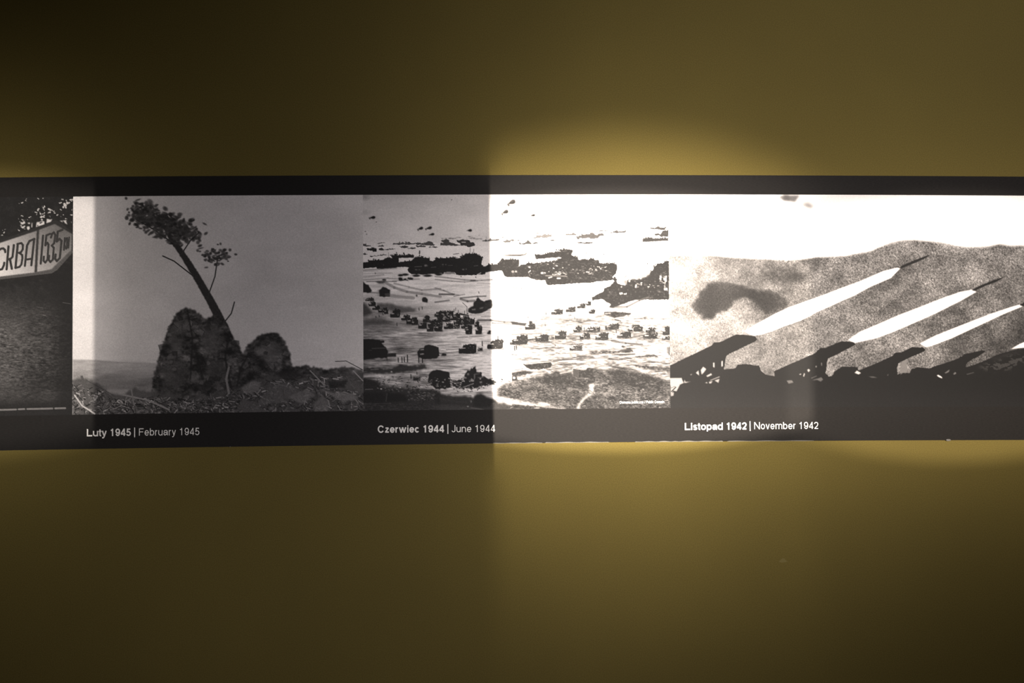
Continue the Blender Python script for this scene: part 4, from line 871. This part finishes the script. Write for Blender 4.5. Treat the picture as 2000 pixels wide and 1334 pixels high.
    p.poly([(1757, 523.8), (1762, 518.5), (1790, 507), (1811, 499), (1817, 497.6), (1805, 505.5), (1782.5, 515), (1762, 524)], K0, 0.35)
    p.poly([(1898.5, 567), (1910, 559.5), (1940, 547.5), (1962, 540.2), (1947.5, 549.7), (1925, 558), (1904, 567.8)], K0, 0.35)
    p.poly([(1991, 596), (2004, 588), (2040, 574), (2020, 586), (1998, 598)], K0, 0.35)
    # launchers and ground, one dark outline
    G = 0.03
    ridge = b1((55, 930), (200, 860), (400, 765), (545, 692), (570, 660), (640, 655), (660, 648), (830, 565), (960, 570), (1062, 590), (1085, 625), (1060, 650), (870, 740), (730, 810), (710, 850), (690, 982), (720, 975), (800, 970),
               (830, 958), (850, 925), (900, 918), (1000, 920), (1030, 930), (1110, 937), (1125, 990), (1180, 1040), (1292, 1060), (1280, 1005), (1290, 995), (1400, 950))
    ridge += b2((0, 950), (200, 865), (380, 782), (430, 727), (500, 722), (600, 680), (690, 645), (760, 650), (835, 660), (858, 686), (800, 715), (640, 800), (530, 850), (516, 890), (512, 965), (498, 1020), (540, 1065), (580, 1050), (605, 1005),
                (640, 978), (700, 945), (800, 948), (880, 950), (886, 992), (915, 982), (1100, 905), (1280, 825), (1330, 777), (1390, 778))
    ridge += b3((0, 778), (130, 712), (200, 720), (250, 714), (290, 742), (268, 770), (100, 840), (0, 888))
    ridge += b3((-30, 905), (-50, 960), (-45, 1040), (0, 1020), (100, 1022), (120, 975), (200, 955), (340, 968), (400, 940), (500, 910), (650, 858), (720, 822), (745, 798), (850, 775), (960, 752), (1000, 760), (930, 815), (800, 885), (768, 925), (768, 952),
                (850, 930), (1000, 870), (1150, 800), (1300, 760), (1455, 735), (1800, 640), (2130, 560), (2130, 1600), (-2800, 1600))
    ridge += [(1300, 830), (1300, 700)]
    p.poly(ridge, G, 0.25, rough=0.25)
    # right hand scrub: paler haze in the dark
    haze = (p.noise(10, 5, 3) > 0.35).astype(float)
    p.poly(b3((900, 950), (1060, 880), (1300, 800), (1455, 790), (1900, 700), (1900, 900), (1455, 900), (1250, 1000), (1050, 1010)), 0.26, 3, 0.7, tex=haze)
    p.poly(b3((1050, 850), (1250, 780), (1400, 740), (1455, 760), (1300, 810), (1100, 890)), 0.12, 3, 0.8)
    # holes in the silhouettes
    for f_, pg, v in ((b1, [(355, 1020), (390, 990), (398, 1055)], .55), (b1, [(415, 985), (445, 945), (482, 975), (450, 1020), (425, 1042)], .55), (b1, [(480, 1055), (540, 1022), (550, 1045), (495, 1070)], .55), (b1, [(287, 1040), (320, 1030), (300, 1050)], .5),
                      (b1, [(560, 900), (580, 895), (578, 960), (560, 950)], .6), (b1, [(660, 885), (675, 870), (678, 940), (660, 950)], .6), (b1, [(525, 1105), (640, 1058), (640, 1072), (530, 1115)], .45), (b1, [(512, 1125), (560, 1115), (540, 1145), (515, 1148)], .5),
                      (b1, [(575, 1110), (640, 1088), (625, 1140), (600, 1125)], .5), (b1, [(462, 1140), (490, 1125), (498, 1145)], .5), (b1, [(215, 1140), (225, 1095), (235, 1125), (300, 1122), (240, 1140)], .5),
                      (b1, [(55, 1080), (190, 1078), (200, 1110), (215, 1140), (170, 1160), (130, 1240), (90, 1230), (60, 1290)], .55), (b1, [(65, 1260), (100, 1245), (95, 1290), (60, 1300)], .5),
                      (b2, [(180, 1040), (215, 1025), (205, 1045)], .6), (b2, [(232, 1060), (245, 1020), (256, 1030), (244, 1070)], .55), (b2, [(280, 985), (300, 970), (320, 990), (295, 1015)], .55), (b2, [(378, 945), (392, 930), (396, 950), (382, 958)], .5),
                      (b2, [(445, 900), (458, 898), (456, 940), (446, 930)], .4), (b2, [(325, 1080), (395, 1052), (398, 1060), (330, 1088)], .35), (b2, [(330, 1110), (450, 1070), (472, 1100), (440, 1125), (400, 1105)], .33), (b2, [(35, 1110), (100, 1105), (120, 1135), (60, 1150)], .3),
                      (b2, [(840, 1020), (870, 992), (920, 1020), (890, 1040)], .75), (b2, [(1000, 1060), (1070, 1062), (1120, 1080), (1040, 1078)], .3), (b2, [(1222, 1050), (1250, 1025), (1240, 1055)], .3),
                      (b2, [(1395, 890), (1455, 860), (1470, 1000), (1400, 1030), (1385, 1045)], .42), (b3, [(512, 1020), (575, 978), (565, 1010), (525, 1028)], .4), (b3, [(615, 1030), (640, 1008), (655, 1025), (625, 1045)], .4),
                      (b3, [(418, 1050), (440, 1042), (480, 1065), (488, 1086), (445, 1072)], .85), (b3, [(770, 1035), (860, 1010), (866, 1018), (778, 1044)], .3)):
        p.poly(f_(*pg), v, 0.5)
    p.line(b1((60, 1200), (110, 1180)), 1.2, .3); p.line(b1((70, 1240), (120, 1190)), 2.2, .12)
    p.a = np.where((p.a < .09) & (y > 735), p.a + 0.062 * np.clip((y - 740) / 56, 0, 1), p.a)     # ink thins out into the board's own black
    p.a += 0.004 * grain * (p.a < .1)
    return p.build('photo_print', 'high contrast black and white print with rockets streaking up from dark launchers')
picture_rockets()

# ------------------------------------------------------------------ lettering: monoline grotesque, drawn stroke by stroke
XH = 0.735
def arc(cx, cy, rx, ry, a0, a1, n=18):
    return [(cx + rx * math.cos(math.radians(a0 + (a1 - a0) * i / n)), cy + ry * math.sin(math.radians(a0 + (a1 - a0) * i / n))) for i in range(n + 1)]
ADV = {'L': .80, 'u': .775, 't': .40, 'y': .70, 'C': 1.0, 'z': .70, 'e': .775, 'r': .465, 'w': 1.03, 'i': .31, 'c': .72, 's': .70, 'o': .775, 'p': .775, 'a': .775, 'd': .775, 'F': .83, 'b': .775, 'J': .70, 'n': .775, 'N': 1.0, 'v': .70, 'm': 1.16,
       '1': .775, '9': .775, '4': .775, '5': .775, '2': .775, ' ': .387, 'D': 1.0, 'l': .31, 'P': .92, '/': .39}
def glyph(ch, w):
    """Centre lines of a letter (cap height 1) for stroke width w."""
    h = w / 2; A = ADV[ch]
    if w > .15 and ch in 'Lutyriopdw': A *= 1.09
    sb = .075 if w < .15 else .05
    l, r = sb + h, A - sb - h; m = (l + r) / 2; rx = (r - l) / 2; xm = XH / 2; ry = xm - h * .9 + .008
    S = []
    bowl = arc(m, xm, rx, ry, 0, 360, 32)
    if ch == 'L': S = [[(l, 1), (l, 0)], [(l - h, h), (r + h, h)]]
    elif ch == 'l': S = [[(A / 2, 1), (A / 2, 0)]]
    elif ch == '/': S = [[(A * .15, -.02), (A * .85, 1.02)]]
    elif ch == 'i': S = [[(A / 2, XH), (A / 2, 0)], [(A / 2, 1), (A / 2, 1 - w * .95)]]
    elif ch == 'u': S = [[(r, XH), (r, 0)], [(l, XH), (l, .30)] + arc(m, .30, rx, .30 - h * .9 + .01, 180, 360)]
    elif ch == 'n': S = [[(l, XH), (l, 0)], arc(m, XH - .30, rx, .30 - h * .9 + .01, 180, 0) + [(r, 0)]]
    elif ch == 'm':
        q = (r - l) / 4
        S = [[(l, XH), (l, 0)], arc(l + q, XH - .25, q, .25 - h * .9 + .01, 180, 0) + [(l + 2 * q, 0)], arc(l + 3 * q, XH - .25, q, .25 - h * .9 + .01, 180, 0) + [(r, 0)]]
    elif ch == 'r': S = [[(l, XH), (l, 0)], arc(r + .02, XH - .32, r + .02 - l, .32 - h * .9, 180, 85, 10)]
    elif ch == 't': x = A * .48; S = [[(x, .93), (x, .20)] + arc(x + .14, .20, .14, .20 - h * .8, 180, 285, 8), [(A * .04, XH - h * .85), (A * .96, XH - h * .85)]]
    elif ch == 'y': S = [[(l - h * .3, XH), (A / 2 + .01, .02)], [(r + h * .3, XH), (A / 2 + .02, .0), (A / 2 - .06, -.14), (A / 2 - .13, -.195), (sb + .04, -.195)]]
    elif ch == 'v': S = [[(l - h * .3, XH), (A / 2, .0)], [(r + h * .3, XH), (A / 2, .0)]]
    elif ch == 'w':
        q = (r - l) / 4
        S = [[(l - h * .2, XH), (l + q, 0)], [(l + q, 0), (l + 2 * q, XH)], [(l + 2 * q, XH), (l + 3 * q, 0)], [(l + 3 * q, 0), (r + h * .2, XH)]]
    elif ch == 'o': S = [bowl]
    elif ch == 'c': S = [arc(m, xm, rx, ry, 38, 322, 28)]
    elif ch == 'e': S = [[(l, xm - .005), (r + h, xm - .005)], arc(m, xm, rx, ry, 0, 325, 30)]
    elif ch in 'pbdq': 
        S = [arc(m, xm, rx, ry, 0, 360, 32)]
        S.append({'p': [(l, XH), (l, -.22)], 'b': [(l, 1), (l, 0)], 'd': [(r, 1), (r, 0)]}[ch])
    elif ch == 'a': S = [[(l + .02, .50)] + arc(m, .52, rx - .015, XH - .52 - h * .9 + .008, 170, 0, 12) + [(r - .015, .16), (r + .03, .06), (r + .08, h * .8)],
                         [(r - .015, .43), (m - .02, .385)] + arc(l + .13, .225, .13, .225 - h * .85 + .005, 100, 280, 12) + [(m + .05, .12), (r - .015, .26)]]
    elif ch == 's': S = [arc(m, XH - .205, rx * .92, .205 - h * .85, 20, 180, 12) + [(l + .05, XH * .58), (m, xm + .0), (r - .04, XH * .42)] + arc(m, .20, rx, .20 - h * .85, 20, -165, 12)]
    elif ch == 'z': S = [[(l, XH - h), (r, XH - h)], [(r, XH - h), (l, h)], [(l - h * .6, h), (r + h * .6, h)]]
    elif ch == 'F': S = [[(l, 1), (l, 0)], [(l, 1 - h), (r + h, 1 - h)], [(l, .52), (r, .52)]]
    elif ch == 'P': S = [[(l, 1), (l, 0)], [(l, 1 - h), (r - .25, 1 - h)] + arc(r - .25, .72, .25, .28 - h, 90, -90, 10) + [(l, .44 + h)]]
    elif ch == 'D': S = [[(l, 1), (l, 0)], [(l, 1 - h), (r - .36, 1 - h)] + arc(r - .36, .5, .36, .5 - h, 90, -90, 14) + [(l, h)]]
    elif ch == 'J': S = [[(r, 1), (r, .26)] + arc(m, .26, rx, .26 - h * .9 + .01, 0, -170, 14)]
    elif ch == 'N': S = [[(l, 0), (l, 1)], [(l, 1), (r, 0)], [(r, 0), (r, 1)]]
    elif ch == 'C': S = [arc(m, .5, rx, .5 - h * .9 + .01, 32, 328, 34)]
    elif ch == '1': S = [[(A * .55, 1), (A * .55, 0)], [(A * .55, .985 - h), (A * .42, .80), (A * .22, .765)]]
    elif ch == '4': x = A * .70; S = [[(x, 1), (x, 0)], [(x, .97), (l - h * .4, .235 + h * .6)], [(l - h * .7, .235 + h * .3), (r + h, .235 + h * .3)]]
    elif ch == '9': S = [arc(m, .665, rx, .335 - h * .85, 0, 360, 28), [(r, .66), (r, .5)] + arc(m, .46, rx, .46 - h * .85, 0, -155, 18)]
    elif ch == '5': S = [[(r, 1 - h), (l + .10, 1 - h), (l + .04, .44)], arc(m - .01, .325, rx + .01, .325 - h * .85, 148, -160, 24)]
    elif ch == '2': S = [arc(m, .70, rx, .30 - h * .85, 175, -25, 16) + [(r - .12, .42), (l + .12, .20), (l + .02, h)], [(l - h * .4, h), (r + h * .6, h)]]
    return S, A

def ribbon(line, w, verts, faces, tf):
    L = [line[0]]
    for q in line[1:]:
        if math.hypot(q[0] - L[-1][0], q[1] - L[-1][1]) > 1e-4: L.append(q)
    n = len(L); h = w / 2; base = len(verts)
    closed = n > 8 and math.hypot(L[0][0] - L[-1][0], L[0][1] - L[-1][1]) < 1e-3
    for i in range(n):
        if closed and i in (0, n - 1): a, b = L[n - 2], L[1]
        else: a, b = L[max(0, i - 1)], L[min(n - 1, i + 1)]
        d1 = (L[i][0] - a[0], L[i][1] - a[1]); d2 = (b[0] - L[i][0], b[1] - L[i][1])
        t = (b[0] - a[0], b[1] - a[1]); q = math.hypot(*t) or 1; nx, ny = -t[1] / q, t[0] / q
        k = 1.0
        if i not in (0, n - 1):
            l1 = math.hypot(*d1) or 1
            k = min(1.6, 1 / max(.3, abs((-d1[1] / l1) * nx + (d1[0] / l1) * ny)))
        verts.append(tf(L[i][0] + nx * h * k, L[i][1] + ny * h * k)); verts.append(tf(L[i][0] - nx * h * k, L[i][1] - ny * h * k))
    for i in range(n - 1):
        faces.append((base + 2 * i, base + 2 * i + 1, base + 2 * i + 3, base + 2 * i + 2))

def caption(label, pieces):
    """pieces: (text, stroke width, left x, baseline y, right x, baseline y, cap height) in photo positions."""
    V, Fc = [], []
    for k, (text, w, x0, y0, x1, y1, cap) in enumerate(pieces):
        (ua, va), (ub, vb) = survey([(x0, y0), (x1, y1)])
        va -= float(bow(ua)); vb -= float(bow(ub))
        if text == '|':
            tf = lambda a, b: loc(ua + a * cap, va - b * cap, 0.0007)
            ribbon([(0, -.20), (0, 1.14)], w, V, Fc, tf); continue
        tot = sum(glyph(c, w)[1] for c in text)
        sx = (ub - ua) / (tot - .12); xx = -.06
        for gi, c in enumerate(text):
            S, A = glyph(c, w)
            for si, s_ in enumerate(S):
                lift = 0.0007 + 0.00002 * si
                ribbon(s_, w, V, Fc, lambda a, b, xx=xx, lift=lift: loc(ua + (a + xx) * sx, va + (vb - va) * ((a + xx) * sx) / (ub - ua) - b * cap, lift))
            xx += A
    o = mesh_obj('caption', V, Fc, M_TEXT, panel)
    o['label'] = label
    return o
RG, BD = .118, .185
caption('white caption reading Luty 1945 | February 1945', [('Luty 1945', BD, 170, 852.4, 255.8, 851.2, 14.2), ('|', .13, 263.2, 851.2, 0, 0, 14.0), ('February 1945', RG, 271.5, 850.8, 389.8, 849.6, 13.9)])
caption('white caption reading Czerwiec 1944 | June 1944', [('Czerwiec 1944', BD, 738, 845.2, 867.2, 844.4, 14.0), ('|', .13, 874.8, 844.4, 0, 0, 14.0), ('June 1944', RG, 882, 844.0, 967, 843.5, 13.6)])
caption('white caption reading Listopad 1942 | November 1942', [('Listopad 1942', BD, 1337.6, 840, 1458, 838.9, 14.0), ('|', .13, 1464.9, 838.6, 0, 0, 14.0), ('November 1942', RG, 1472.8, 838.2, 1598.2, 837.7, 13.7)])
caption('tiny white credit reading Domena publiczna / Public Domain', [('Domena publiczna / Public Domain', .13, 1210.7, 788.4, 1297.5, 787.2, 5.2)])

# ------------------------------------------------------------------ lifting film edge along the lower border
def film_edge(x0, y0, x1, y1, w0, w1, name='film_edge', wave=.25):
    n = 40; V, Fc = [], []
    for i in range(n + 1):
        t = i / n; x = x0 + (x1 - x0) * t
        u, v = su(x, y0 + (y1 - y0) * t)
        vv = V_BOT
        wd = (w0 + (w1 - w0) * t) * (1 + .5 * math.sin(t * 17 + x0)) + .2
        if i in (0, n): wd = .05
        d = wave * math.sin(t * 23 + x1)
        V += [loc(u, vv - .3 - wd + d * .3, 0.0005), loc(u, vv + .15 + d * .5, 0.0012)]
    for i in range(n): Fc.append((2 * i, 2 * i + 1, 2 * i + 3, 2 * i + 2))
    return mesh_obj(name, V, Fc, M_EDGE, panel)
film_edge(962, 866, 1060, 865, .5, .7); film_edge(1064, 865, 1190, 864, .8, .8); film_edge(1240, 863.5, 1320, 862.5, .7, 1.0); film_edge(1316, 862.5, 1412, 862, 1.1, .9); film_edge(1420, 862, 1590, 861, .6, .4)
# screw head holding the lower edge
def screw(x, r):
    u, v = su(x, 859); V, Fc = [], []
    n = 14
    for ring, (rr, out) in enumerate(((1.0, .0005), (.92, .0016), (.55, .0024))):
        for i in range(n):
            a = 2 * math.pi * i / n
            V.append(loc(u + r * rr * math.cos(a), V_BOT - .4 + r * .45 * rr * math.sin(a), out))
    for ring in range(2):
        for i in range(n):
            j = (i + 1) % n; Fc.append((ring * n + i, ring * n + j, ring * n + n + j, ring * n + n + i))
    Fc.append(tuple(range(2 * n, 3 * n)))
    return mesh_obj('screw_head', V, Fc, M_METAL, panel)
screw(1852, 5.0); screw(450, 1.6)
bpy.context.view_layer.update()
